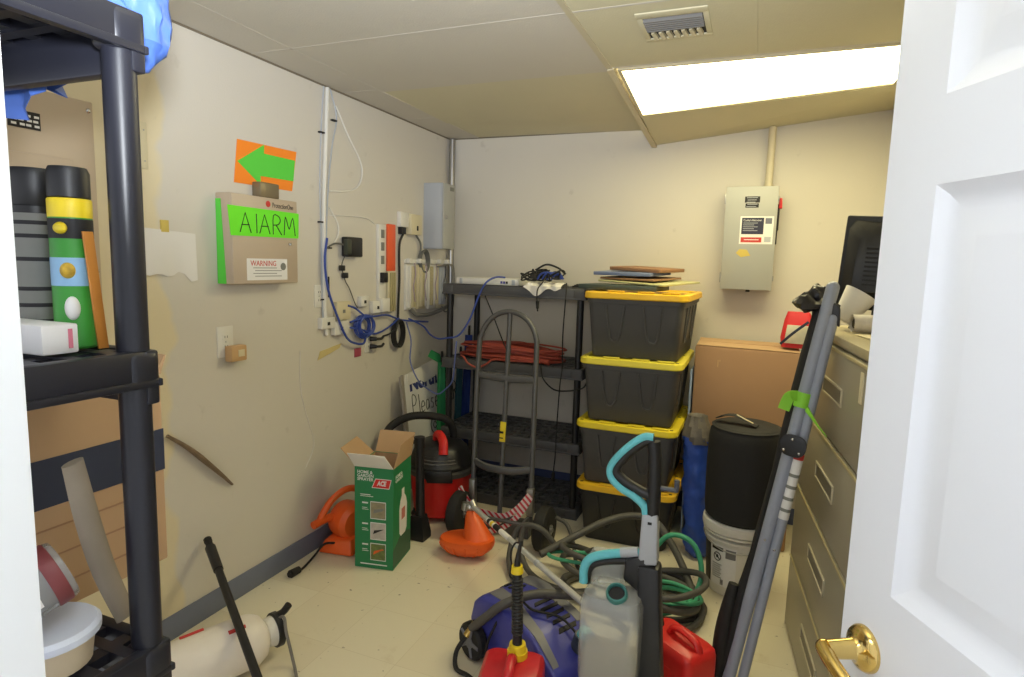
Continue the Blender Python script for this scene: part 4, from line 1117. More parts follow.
# ------------------------------------------------------------------ orange leaf blower
BX = -.03
t = thing('leaf_blower', 'orange electric leaf blower on the floor by the left wall', 'leaf blower', (.13, -1.42, 0), 0)
part('housing', MB().lathe([(.02, -.075), (.075, -.072), (.098, -.05), (.104, 0), (.098, .05), (.075, .072), (.02, .075)], Matrix.Translation((.17, -1.385, .15)) @ frame((1, -.35, 0)), 28), M_ORG, t)
part('base_foot', MB().hexa([V(.07, -1.53, .004), V(.27, -1.50, .004), V(.27, -1.30, .004), V(.07, -1.31, .004), V(.095, -1.50, .07), V(.25, -1.48, .085), V(.25, -1.33, .10), V(.09, -1.33, .09)], .012), M_ORG, t)
part('handle', MB().tube([V(.09, -1.53, .185), V(.10, -1.515, .22), V(.125, -1.47, .285), V(.16, -1.40, .325), V(.19, -1.33, .305), V(.20, -1.30, .22)], .018, n=10), M_ORG, t)
part('front_grip', MB().tube([V(.09, -1.58, .178), V(.10, -1.52, .185), V(.12, -1.46, .19)], .021, n=10), M_ORG, t)
part('sticker', MB().hexa([V(.118, -1.496, .266), V(.138, -1.472, .295), V(.152, -1.45, .31), V(.132, -1.475, .285), V(.128, -1.5, .272), V(.148, -1.478, .30), V(.16, -1.455, .318), V(.14, -1.48, .292)]), M_YELC, t, 'yellow sticker')
part('nozzle', MB().cyl((.13, -1.32, .13), (.10, -1.18, .12), .05, .036, n=16), mat('navy_nozzle', (64, 68, 84), .45), t, 'dark nozzle tube')
for k in range(5):
    part('vent_slot', MB().box(.215, .222, -1.45+.018*k, -1.442+.018*k, .12, .18, 0, None), M_RUB, t)
mb = MB().tube([V(.16, -1.49, .06), V(.13, -1.545, .07), V(.115, -1.60, .03), V(.12, -1.68, .010), V(.13, -1.745, .012)], .006, n=7)
mb.cyl((.13, -1.735, .020), (.125, -1.79, .021), .017, .020, n=14).cyl((.125, -1.79, .021), (.124, -1.80, .021), .014, n=10)
cp = part('power_cord', mb, M_RUB, t, 'short black cord with a plug')
t.location.x += BX

# ------------------------------------------------------------------ string trimmer
t = thing('string_trimmer', 'string trimmer with an orange guard lying across the floor', 'string trimmer', (.78, -1.2, 0))
gx, gy = .775, -1.215
def gp(a, b):      # flattened scoop: a round the rim, b from rim (0) to the keel (1)
    rr = math.cos(b*PI/2)
    return V(gx + .158*math.cos(a)*(rr*.9+.1*rr), gy + .10*math.sin(a)*rr, .088 + .012*math.cos(a)*rr - .083*math.sin(b*PI/2))
g = MB()
NA = 28
g.loft([[gp(2*PI*k/NA, .985*(1-i/8)) for k in range(NA)] for i in range(9)] + [[V(gx+.002, gy, .104) + (gp(2*PI*k/NA, 0) - V(gx, gy, .088))*m_ + V(0, 0, .012*(1-m_)) for k in range(NA)] for m_ in (.97, .8, .5, .2)])
gd = part('guard', g, M_ORG, t, 'orange scoop-shaped guard')
part('neck', MB().loft([[V(.842+.088*math.cos(2*PI*k/16), -1.205+.08*math.sin(2*PI*k/16), .092) for k in range(16)], [V(.822+.070*math.cos(2*PI*k/16), -1.195+.06*math.sin(2*PI*k/16), .14) for k in range(16)],
    [V(.794+.045*math.cos(2*PI*k/16), -1.18+.04*math.sin(2*PI*k/16), .20) for k in range(16)], [V(.772+.021*math.cos(2*PI*k/16), -1.17+.021*math.sin(2*PI*k/16), .24) for k in range(16)]]), M_ORG, t, 'orange neck')
for k in range(6):
    a0 = PI + .45 + .45*k
    part('rib', MB().tube([gp(a0, b) + V(0, -.001, 0) for b in (.05, .2, .4, .6)], .0035, n=6), M_ORG, gd)
part('gear_head', MB().ball((.765, -1.17, .255), (.034, .026, .026)).cyl((.74, -1.175, .235), (.745, -1.17, .275), .022, n=14).cyl((.775, -1.165, .285), (.80, -1.18, .26), .02, .018, n=14), M_STEEL, t)
s0, s1 = V(.79, -1.18, .262), V(1.63, -2.01, .358)
dS = (s1-s0)
part('shaft', MB().cyl(s0, s1, .0125, n=14), mat('bright_aluminium', (206, 206, 206), .35, metal=.35, var=.03), t)
part('shaft_label', MB().cyl(s0+dS*.19, s0+dS*.42, .0134, n=14), M_LABELW, t, 'white wrap label on the shaft')
part('shaft_band', MB().cyl(s0+dS*.20, s0+dS*.225, .0139, n=14).cyl(s0+dS*.27, s0+dS*.33, .0139, n=14), M_INK, t)
part('shaft_band', MB().cyl(s0+dS*.235, s0+dS*.255, .0139, n=14), M_YELC, t)
part('coupler', MB().cyl(s0+dS*.66, s0+dS*.68, .0142, n=14), M_LGREY, t)

# ------------------------------------------------------------------ blue pressure washer
t = thing('pressure_washer', 'blue pressure washer with grey stripes behind the front gas can', 'pressure washer', (1.42, -1.93, 0))
pu = V(.88, -.475, 0).normalized(); pv = V(-pu.y, pu.x, 0)
PM = Matrix(((pu.x, pv.x, 0, 1.42), (pu.y, pv.y, 0, -1.93), (0, 0, 1, 0), (0, 0, 0, 1)))     # x along the body, y across
XZ = lambda v0: PM @ Matrix.Translation((0, v0, 0)) @ Matrix(((1, 0, 0, 0), (0, 0, -1, 0), (0, 1, 0, 0), (0, 0, 0, 1)))
prof = [(-.255, .05), (-.265, .14), (-.245, .215), (-.19, .265), (-.08, .275), (.10, .235), (.235, .15), (.262, .10), (.258, .03), (-.20, .03)]
part('body', MB().prism(prof, -.135, .135, XZ(0), .018, 3), M_NAVY, t)
def topz(x):
    pts = [(-.245, .215), (-.19, .265), (-.08, .275), (.10, .235), (.235, .15), (.262, .10)]
    for (a, za), (b, zb) in zip(pts[:-1], pts[1:]):
        if a <= x <= b: return za + (zb-za)*(x-a)/(b-a)
    return .1
def onbody(x, y, h=0): return PM @ V(x, y, topz(x)+h)
def strip(mb, a, b, y0a, y1a, y0b, y1b, h=.003, n=10):
    rings = []
    for i in range(n+1):
        q = i/n; x = a+(b-a)*q
        ya, yb = y0a+(y0b-y0a)*q, y1a+(y1b-y1a)*q
        rings.append([onbody(x, ya, -.004), onbody(x, yb, -.004), onbody(x, yb, h), onbody(x, ya, h)])
    mb.loft(rings)
    return mb
M_GSTR = mat('grey_machine_plastic', (112, 112, 118), .45)
part('stripe', strip(MB(), -.225, .245, -.10, -.03, -.12, -.095), M_GSTR, t, 'grey stripe')
part('stripe', strip(MB(), -.20, .12, .05, .125, .09, .125), M_GSTR, t, 'grey stripe')
for k in range(5):
    x = -.02 + .034*k
    part('vent_slot', strip(MB(), x, x+.014, -.005, .085, -.015, .075, .0042, 2), M_INK, t)
for k in range(4):
    x = -.215 + .026*k
    part('vent_slot', strip(MB(), x, x+.011, -.02, .045, -.02, .045, .0042, 2), M_INK, t)
for s in (-1, 1):
    wq = PM @ V(-.205, s*.158, .075); w2 = PM @ V(-.205, s*.112, .075)
    wo = part('wheel', MB().lathe([(.03, -.02), (.066, -.022), (.074, -.012), (.074, .012), (.066, .022), (.03, .02)], Matrix.Translation(wq) @ frame(pv), 26), M_RUB, t)
    part('hub', MB().cyl(w2, wq + pv*s*.024, .024, n=14), M_GSTR, wo)
    for k in range(5):
        a = 2*PI*k/5
        d = pu*math.cos(a) + V(0, 0, math.sin(a))
        part('spoke', MB().tube([wq + pv*s*.02 + d*.02, wq + pv*s*.02 + d*.06], .008, n=6, smooth=False), M_GSTR, wo)
kb = part('knob', MB().cyl(PM @ V(.185, .03, .17), PM @ V(.205, .03, .235), .032, .028, n=18), mat('dark_knob', (58, 66, 74), .4), t)
part('knob_cap', MB().cyl(PM @ V(.205, .03, .235), PM @ V(.215, .03, .262), .022, .019, n=16), M_TEAL, kb, 'teal cap')
ho = MB().tube([V(1.165, -1.985, .135), V(1.235, -2.02, .215), V(1.31, -2.03, .292), V(1.40, -1.96, .318), V(1.50, -1.88, .300), V(1.585, -1.80, .265), V(1.64, -1.73, .20), V(1.68, -1.66, .10), V(1.70, -1.58, .024)], .0175, n=10)
hp = part('outlet_hose', ho, M_HOSE, t, 'thick grey hose looped over its top')
part('brass_fitting', MB().cyl(V(1.178, -1.977, .155), V(1.145, -1.995, .105), .017, .014, n=12), M_BRASS, hp)
part('supply_lead', MB().tube([V(1.145, -1.995, .105), V(1.12, -2.03, .05), V(1.14, -2.07, .012), V(1.20, -2.09, .012), V(1.26, -2.12, .012)], .009, n=8), M_RUB, t)
part('trigger_cord', MB().tube([onbody(.19, .04, .03), onbody(.10, .02, .02), onbody(.02, -.05, .02), onbody(-.06, -.08, .02), PM @ V(-.10, -.16, .14), PM @ V(-.10, -.18, .02)], .005, n=7), M_RUB, t)

t.location.x += .008

# ------------------------------------------------------------------ gas cans
def can(label, M, w_, d_, h_, m, spout=True):
    loc = M.to_translation()
    t = thing('gas_can', label, 'gas can', loc)
    b = MB()
    b.loft([ringz(w_*.94, d_*.94, .03, 0.001, M, 6), ringz(w_, d_, .035, .02, M, 6), ringz(w_, d_, .035, h_-.03, M, 6), ringz(w_*.96, d_*.96, .032, h_-.012, M, 6), ringz(w_*.84, d_*.84, .03, h_, M, 6)])
    bp = part('tank', b, m, t)
    # moulded carry handle bridging the top
    hb_ = MB().tube([M @ V(w_*.42, 0, h_-.02), M @ V(w_*.34, 0, h_+.022), M @ V(w_*.10, 0, h_+.034), M @ V(-w_*.06, 0, h_+.026), M @ V(-w_*.15, 0, h_-.008)], .016, n=10, flat=.8)
    part('handle', hb_, m, t)
    part('ridge', MB().box(-w_*.2, w_*.2, -d_*.5-.003, -d_*.5+.006, h_*.25, h_*.7, .003, M), m, bp)
    return t
GM = TR(1.472, -2.325, 0, -1.35)
t = can('red gas can with a ribbed black spout and yellow collar, at the front edge', GM, .22, .205, .275, M_REDGAS)
c0 = V(1.468, -2.262, .278)
part('collar', MB().cyl(c0 + V(0, 0, -.005), c0 + V(0, 0, .018), .034, .034, n=20).cyl(c0 + V(0, 0, .018), c0 + V(0, 0, .042), .031, .027, n=20), M_YELC, t, 'yellow screw collar')
sp = MB()
prof = [(.017, .04)]
for k in range(17):
    z = .075 + .0115*k
    prof += [(.0155, z), (.0195, z+.004), (.0195, z+.007), (.0155, z+.0105)]
prof += [(.016, .29), (.011, .30)]
sp.lathe([(r_, z_) for r_, z_ in prof], Matrix.Translation(c0) @ Matrix.Rotation(-.03, 4, 'Y'), 18)
spo = part('spout', sp, M_BLACK, t, 'ribbed black spout')
part('spout_ring', MB().cyl(c0 + V(-.009, 0, .288), c0 + V(-.01, 0, .312), .021, .018, n=16), M_YELC, spo, 'yellow ring')
part('spout_tip', MB().tube([c0 + V(-.01, 0, .30), c0 + V(-.008, 0, .34), c0 + V(.002, 0, .40)], lambda q: .013 - .008*q, n=10), M_BLACK, spo)
part('spout_strap', MB().tube([c0 + V(-.03, 0, .31), c0 + V(-.034, 0, .35), c0 + V(-.02, 0, .385), c0 + V(-.006, 0, .39)], .003, n=6).tube([c0 + V(-.03, 0, .31), c0 + V(-.034, 0, .27), c0 + V(-.02, 0, .262)], .003, n=6), M_RUB, spo)
GM = TR(1.94, -1.865, 0, -.62)
t = can('bright red gas can standing right behind the carpet cleaner', GM, .255, .165, .235, M_RED)
part('fill_cap', MB().cyl(GM @ V(-.095, 0, .225), GM @ V(-.105, 0, .262), .026, .024, n=16), M_BLACK, t)

# ------------------------------------------------------------------ carpet cleaner
t = thing('carpet_cleaner', 'upright carpet cleaner with teal grip and clear tank', 'carpet cleaner', (1.82, -2.24, 0))
Yc = -2.2
def P2(x, z, dy=0): return V(x, Yc+dy, z)
bs = MB()
bs.loft([ringz(.30, .40, .06, .012, TR(1.80, -2.28, 0)), ringz(.31, .41, .06, .05, TR(1.80, -2.28, 0)), ringz(.28, .34, .06, .13, TR(1.80, -2.26, 0)), ringz(.24, .25, .05, .20, TR(1.795, -2.215, 0)), ringz(.22, .21, .04, .262, TR(1.79, -2.2, 0))])
part('base', bs, M_BLACK, t)
for x in (1.668, 1.932):
    part('wheel', MB().cyl((x-.012, -2.12, .06), (x+.012, -2.12, .06), .0595, n=22), M_RUB, t)
part('brush_window', MB().box(1.69, 1.91, -2.493, -2.40, .02, .075, .012), M_CLEAR, t)
tk = MB()
TK = TR(1.772, -2.212, 0, -.06)
tk.loft([ringz(.178, .165, .03, .27, TK, 6), ringz(.188, .172, .034, .285, TK, 6), ringz(.192, .176, .036, .50, TK, 6), ringz(.190, .174, .036, .528, TK, 6), ringz(.172, .158, .036, .556, TK, 6), ringz(.13, .12, .03, .566, TK, 6)])
tp = part('tank', tk, M_TANK, t, 'clear milky water tank')
part('tank_back', MB().loft([ringz(.13, .05, .02, .53, TR(1.725, -2.14, 0), 5), ringz(.125, .05, .02, .62, TR(1.728, -2.14, 0), 5), ringz(.10, .035, .015, .642, TR(1.73, -2.14, 0), 5)]), M_TANK, tp)
part('water', MB().loft([ringz(.168, .150, .026, .275, TK, 5), ringz(.178, .158, .03, .33, TK, 5), ringz(.178, .158, .03, .332, TK, 5)]), glassy('cloudy_water', (176, 160, 128), .5), tp, 'cloudy water in the tank')
cm_ = Matrix.Translation((1.788, -2.262, .562)) @ Matrix.Rotation(.55, 4, 'X')
cp_ = part('tank_cap', MB().lathe([(.031, -.006), (.033, .0), (.033, .022), (.030, .026), (.026, .026), (.024, .014), (.004, .012)], cm_, 28), mat('teal_cap', (64, 128, 124), .4), t, 'teal screw cap')
part('cap_inset', MB().lathe([(.024, .0145), (.022, .0165), (.004, .0165)], cm_, 24), M_INK, cp_)
part('tank_handle', MB().tube([P2(1.668, .555, -.01), P2(1.668, .60, -.01), P2(1.682, .633, -.01), P2(1.715, .653, -.005), P2(1.78, .672), P2(1.845, .685)], .0145, n=10), M_TEAL, t, 'teal tank handle')
part('tank_handle_grip', MB().tube([P2(1.676, .55, .002), P2(1.678, .59, .002), P2(1.695, .617, .002), P2(1.73, .635, .002), P2(1.79, .65, .002), P2(1.85, .66, .002)], .014, n=10), M_BLACK, t)
part('handle_clip', MB().tube([P2(1.782, .676, -.002), P2(1.836, .688, -.002)], .0165, n=10, smooth=False), M_LGREY, t)
part('lower_column', MB().hexa([P2(1.865, .10, -.04), P2(1.945, .10, -.04), P2(1.945, .10, .04), P2(1.865, .10, .04), P2(1.838, .66, -.035), P2(1.905, .66, -.035), P2(1.905, .66, .035), P2(1.838, .66, .035)], .012), M_BLACK, t)
part('shoulder', MB().hexa([P2(1.795, .60, -.03), P2(1.86, .56, -.03), P2(1.86, .56, .03), P2(1.795, .60, .03), P2(1.80, .665, -.025), P2(1.87, .695, -.025), P2(1.87, .695, .025), P2(1.80, .665, .025)], .01), M_BLACK, t)
uc = part('upper_column', MB().hexa([P2(1.838, .655, -.026), P2(1.897, .665, -.026), P2(1.897, .665, .026), P2(1.838, .655, .026), P2(1.842, .818, -.022), P2(1.890, .824, -.022), P2(1.890, .824, .022), P2(1.842, .818, .022)], .008), M_LGREY, t, 'light grey upper column')
part('badge', MB().box(1.862, 1.874, -2.2225-.004, -2.222, .792, .799), M_INK, uc)
gr = MB().tube([P2(1.872, .80), P2(1.872, .90), P2(1.868, 1.0), P2(1.862, 1.045)], lambda q: .021, n=12)
part('grip_spine', gr, M_BLACK, t)
part('grip_loop', MB().tube([P2(1.865, 1.045), P2(1.835, 1.04), P2(1.79, 1.0), P2(1.757, .955), P2(1.755, .93), P2(1.785, .905), P2(1.83, .885), P2(1.87, .87)], .0155, n=12), M_BLACK, t)
part('teal_grip', MB().tube([P2(1.862, 1.058, -.004), P2(1.832, 1.054, -.004), P2(1.783, 1.012, -.004), P2(1.742, .958, -.004), P2(1.738, .92, -.004), P2(1.768, .888, -.004), P2(1.815, .865, -.004), P2(1.845, .84, -.004), P2(1.852, .815, -.004)], .0140, n=12, flat=.9), M_TEAL, t, 'teal soft grip')
part('cord_hook', MB().tube([P2(1.885, .903), P2(1.93, .903), P2(1.937, .905), P2(1.938, .935)], .008, n=8, sub=3), mat('dark_grey_hook', (72, 74, 84), .4), t)

# ------------------------------------------------------------------ hoses on the floor
t = thing('grey_hose', 'thick grey hose coiled in loops on the floor before the totes', 'hose', (1.5, -1.2, 0))
def loop(cx, cy_, rx, ry, z0, tilt, r, m, ph=0.0, n=16, wob=.05, k=0):
    pts = []
    for q in range(n):
        a = 2*PI*q/n
        pts.append(V(cx+rx*math.cos(a)*(1+wob*math.sin(2*a+k)), cy_+ry*math.sin(a)*(1+wob*math.cos(3*a+k)), max(r+.002, z0+tilt*math.cos(a+ph))))
    return MB().tube(pts, r, n=10, closed=True, sub=5)
for k, (cx, cy_, rx, ry, z0, ti, ph) in enumerate(((1.68, -1.28, .32, .17, .02, .0, 0), (1.66, -1.30, .30, .20, .06, .03, 1.2), (1.50, -1.25, .17, .16, .09, .05, 2.5), (1.83, -1.30, .165, .20, .055, .03, 4.0),
                                                    (1.84, -1.32, .14, .165, .10, .04, 2.6), (1.85, -1.29, .16, .18, .13, .04, .6), (1.47, -1.22, .16, .13, .14, .06, 2.2))):
    part('loop', loop(cx, cy_, rx, ry, z0, ti, .0148, M_HOSE, ph, k=k), M_HOSE, t)
part('loop', MB().tube([V(1.20, -1.44, .017), V(1.10, -1.36, .02), V(1.03, -1.24, .05), V(1.02, -1.17, .12), V(1.045, -1.145, .18), V(1.11, -1.14, .205), V(1.18, -1.13, .18), V(1.26, -1.12, .10), V(1.36, -1.15, .10), V(1.46, -1.18, .16)], .0148, n=10), M_HOSE, t)
part('loop', MB().tube([V(1.075, -1.155, .20), V(1.07, -1.18, .13), V(1.09, -1.22, .07), V(1.16, -1.29, .03), V(1.27, -1.35, .02), V(1.40, -1.38, .03), V(1.52, -1.38, .06)], .0145, n=10), M_HOSE, t)
part('loop', MB().tube([V(1.20, -1.00, .21), V(1.26, -.98, .17), V(1.31, -1.02, .09), V(1.35, -1.10, .03), V(1.40, -1.18, .03)], .011, n=10), M_HOSE, t)
part('loop', MB().tube([V(1.22, -1.30, .14), V(1.29, -1.22, .17), V(1.38, -1.12, .21), V(1.48, -1.02, .25), V(1.60, -.94, .27), V(1.72, -.94, .26), V(1.83, -1.02, .17), V(1.92, -1.15, .08), V(1.96, -1.28, .04)], .018, n=10), M_HOSE, t)
t = thing('garden_hose', 'green garden hose arching beside the white bucket', 'hose', (1.85, -1.2, 0))
for k in range(3):
    part('loop', loop(1.83+.01*k, -1.29-.01*k, .11+.012*k, .12, .04+.03*k, .025, .009, M_GHOSE, k, k=k), M_GHOSE, t)
part('loop', loop(1.42, -1.27, .16, .09, .15, .02, .009, M_GHOSE, 1, k=2), M_GHOSE, t)
part('loop', MB().tube([V(1.68, -1.14, .12), V(1.745, -1.12, .20), V(1.80, -1.11, .268), V(1.86, -1.11, .285), V(1.925, -1.12, .26), V(1.965, -1.14, .19), V(1.972, -1.17, .11), V(1.945, -1.22, .05), V(1.88, -1.30, .03), V(1.80, -1.36, .012)], .0125, n=10), M_GHOSE, t)

# ------------------------------------------------------------------ pump sprayer on its side and wand
A_, B_ = V(.285, -2.67, .102), V(.43, -2.31, .102)
ax = (B_-A_).normalized()
t = thing('pump_sprayer', 'white translucent sprayer bottle lying on its side by the baseboard', 'sprayer', (.36, -2.49, 0))
SMx = Matrix.Translation(A_) @ frame(ax)
L_ = (B_-A_).length
part('bottle', MB().lathe([(.04, -.02), (.088, -.012), (.098, .02), (.10, .06), (.10, L_-.08), (.096, L_-.045), (.08, L_-.015), (.055, L_), (.045, L_+.004)], SMx, 36), mat('milky_bottle', (234, 226, 216), .4, var=.04), t)
part('funnel_collar', MB().lathe([(.045, L_+.002), (.052, L_+.006), (.062, L_+.05), (.058, L_+.054), (.03, L_+.04)], SMx, 30), M_WHITE, t)
part('collar_ring', MB().lathe([(.0625, L_+.034), (.067, L_+.038), (.067, L_+.058), (.0625, L_+.06)], SMx, 30), M_BLACK, t)
part('pump_cap', MB().lathe([(.034, L_+.03), (.034, L_+.062), (.02, L_+.07)], SMx, 20), M_WHITE, t)
ce = B_ + ax*.055
part('spray_nozzle', MB().tube([ce + V(-.01, 0, .05), ce + V(.02, .01, .07), ce + V(.04, .02, .10)], .014, n=10).cyl(ce + V(-.05, -.06, .0), ce + V(-.02, -.01, .015), .012, n=10), M_BLACK, t)
part('feed_hose', MB().tube([ce + V(.0, -.02, .04), ce + V(.04, -.01, .065), ce + V(.08, -.04, .03), V(.56, -2.30, .03), V(.61, -2.34, .012), V(.68, -2.41, .010), V(.76, -2.52, .010)], .006, n=8), mat('grey_tube', (120, 116, 112), .4), t)
rw = MB()
for ang, z0, z1 in ((1.2, .10, .18), (2.0, .24, .30), (.2, .05, .12)):
    c_ = SMx @ V(.1008*math.cos(ang), .1008*math.sin(ang), z0); c2 = SMx @ V(.1008*math.cos(ang), .1008*math.sin(ang), z1)
    rw.tube([c_, c2], .008, n=6, smooth=False)
part('red_marking', rw, M_REDINK, t, 'red printed marks')
t = thing('spray_wand', 'black tapered wand leaning over the white sprayer bottle', 'wand', (.995, -2.761, 0))
w0, w1 = V(.026, -2.205, .368), V(.995, -2.761, .021)
dw = (w1-w0)
part('tube', MB().cyl(w0+dw*.16, w1, .0155, .0155, n=14), M_BLACK, t)
part('grip', MB().cyl(w0+dw*.05, w0+dw*.17, .021, .0195, n=14), M_BLACK, t)
part('tip', MB().cyl(w0+dw*.015, w0+dw*.05, .0135, .0155, n=14).cyl(w0+dw*.004, w0+dw*.018, .0165, n=14), M_RUB, t)

# ------------------------------------------------------------------ back right: carton, sleeping bag, bucket and drum
t = thing('cardboard_box', 'tall brown cardboard box against the back wall under the grey switch box', 'cardboard box', (2.09, -.28, 0))
part('body', MB().hexa([V(1.825, -.44, .001), V(2.37, -.44, .001), V(2.37, -.10, .001), V(1.825, -.10, .001), V(1.82, -.45, 1.135), V(2.372, -.445, 1.128), V(2.37, -.10, 1.14), V(1.815, -.10, 1.142)], .012), M_KRAFTD, t)
part('top_flap', MB().hexa([V(1.828, -.445, 1.1365), V(2.365, -.44, 1.1295), V(2.36, -.28, 1.134), V(1.826, -.28, 1.142), V(1.828, -.445, 1.1395), V(2.365, -.44, 1.1325), V(2.36, -.28, 1.137), V(1.826, -.28, 1.145)]), M_KRAFT, t)
part('top_flap', MB().hexa([V(1.826, -.275, 1.1405), V(2.36, -.275, 1.137), V(2.36, -.11, 1.1395), V(1.82, -.11, 1.142), V(1.826, -.275, 1.1445), V(2.36, -.275, 1.141), V(2.36, -.11, 1.143), V(1.82, -.11, 1.146)]), M_KRAFT, t)
part('tear_mark', MB().box(1.945, 1.951, -.4485, -.4455, 1.02, 1.06).box(1.955, 1.96, -.4485, -.4455, 1.05, 1.062), mat('torn_card', (196, 160, 118), .8), t)
single('foam_board', MB().box(1.803, 1.813, -.46, -.12, .004, .99, .002), mat('pale_blue_foam', (150, 170, 204), .6), 'thin pale blue board standing between the totes and cardboard box', 'board')

t = thing('sleeping_bag', 'blue nylon sleeping bag roll standing between totes and black drum', 'sleeping bag', (1.90, -.70, 0))
sb = MB(); n = 26
c0_, c1_ = V(1.922, -.67, .005), V(1.882, -.675, .66)
rings = []
for i in range(30):
    q = i/29; c = c0_.lerp(c1_, q)
    rings.append([c + V(math.cos(2*PI*k/n), math.sin(2*PI*k/n), 0)*(.074 + .004*math.sin(9*PI*q+k*.7) - (.03 if i == 0 else 0)) for k in range(n)])
sb.loft(rings).jitter(.016, 16, 2.0).jitter(.007, 42, 5.0)
for v in sb.bm.verts: v.co.z = max(v.co.z, .004)
part('bag', sb, M_BLUEB, t, angle=70)
gb = MB()
gb.loft([[c1_ + V(math.cos(2*PI*k/n), math.sin(2*PI*k/n), 0)*rr*(1+.10*math.sin(k*2.1+zz*40)) + V(-.006*zz*10, 0, zz) for k in range(n)] for rr, zz in ((.077, -.02), (.079, .02), (.068, .07), (.055, .10), (.05, .125), (.035, .11), (.02, .06))])
part('drawcord_end', gb, mat('grey_nylon', (104, 98, 90), .6, var=.2, bump=.3, bscale=40), t, 'grey gathered drawcord end')

t = thing('bucket', 'white plastic bucket with a printed label under the black drum', 'bucket', (2.12, -.94, 0))
BK = TR(2.12, -.94, 0)
part('body', MB().lathe([(.10, .004), (.128, .002), (.133, .01), (.148, .27), (.150, .285)], BK, 40), M_WHITE, t)
for z, rr in ((.272, .160), (.298, .163)):
    part('rim_ring', MB().lathe([(.147, z), (rr, z+.002), (rr+.002, z+.012), (.147, z+.015)], BK, 40), M_WHITE, t)
part('lid', MB().lathe([(.150, .316), (.167, .318), (.170, .332), (.168, .358), (.160, .366), (.152, .366), (.150, .358), (.02, .357)], BK, 40), M_WHITE, t)
def curved(a0, a1, z0, z1, rr, n=10):
    mb = MB()
    k = lambda z: rr + (.015)*(z/.27)
    mb.loft([[BK @ V(k(z)*math.cos(a), k(z)*math.sin(a), z) for z in (z0, z1)] + [BK @ V((k(z)+.001)*math.cos(a), (k(z)+.001)*math.sin(a), z) for z in (z1, z0)] for a in [a0+(a1-a0)*i/n for i in range(n+1)]])
    return mb
lb = part('label', curved(-2.45, -1.55, .05, .255, .1338), M_LABELW, t)
part('label_band', curved(-2.40, -1.98, .228, .246, .1352), M_INK, lb)
def bl(a, z): return BK @ V((.1352+.015*z/.27)*math.cos(a), (.1352+.015*z/.27)*math.sin(a), z)
part('symbol', MB().tube([bl(-2.19+.13*math.cos(q), .195+.02*math.sin(q)) for q in [2*PI*i/12 for i in range(12)]], .0022, n=6, closed=True).tube([bl(-2.28, .205), bl(-2.10, .185)], .0025, n=6, smooth=False).ball(bl(-2.19, .197), (.006, .006, .008)), M_INK, lb)
for k in range(7):
    part('print_line', curved(-2.38, -2.02-.05*(k % 2), .155-.011*k, .159-.011*k, .1352), M_OLIVE, lb)
for k in range(6):
    part('bar', curved(-2.05+.018*k, -2.043+.018*k, .058, .085, .1352, 2), M_INK, lb)
part('label_band', curved(-1.90, -1.58, .20, .245, .1352), mat('grey_label_print', (120, 120, 124), .5), lb)
part('side_panel', curved(-2.95, -2.50, .05, .245, .1340), M_INK, t, 'dark printed panel')
part('bail_handle', MB().tube([BK @ V(.165*math.cos(a), .165*math.sin(a), .29-.05*math.sin((a+2.9)/2.6*PI)) for a in [-2.9+.26*i for i in range(11)]], .003, n=6), M_STEEL, t)

t = thing('fabric_drum', 'big black fabric drum with a strap on the white bucket', 'storage drum', (2.12, -.95, .368))
DK = TR(2.125, -.95, 0)
part('body', MB().lathe([(.03, .368), (.150, .369), (.166, .385), (.172, .45), (.174, .62), (.171, .76), (.166, .800), (.155, .822), (.135, .832), (.03, .836)], DK, 44), M_FABRIC, t)
part('seam', MB().lathe([(.158, .818), (.1625, .821), (.158, .824)], DK, 44), M_FABRIC, t)
part('strap', MB().tube([V(1.99, -.95, .85), V(2.03, -.97, .872), V(2.08, -.985, .875), V(2.13, -1.0, .855), V(2.17, -1.01, .842)], .026, n=8, flat=.16, up=(0, 0, 1)), M_FABRIC, t)
part('strap_trim', MB().tube([V(2.075, -.99, .882), V(2.11, -1.0, .868), V(2.15, -1.01, .853)], .007, n=6, flat=.3, up=(0, 0, 1)), M_CREAM, t)

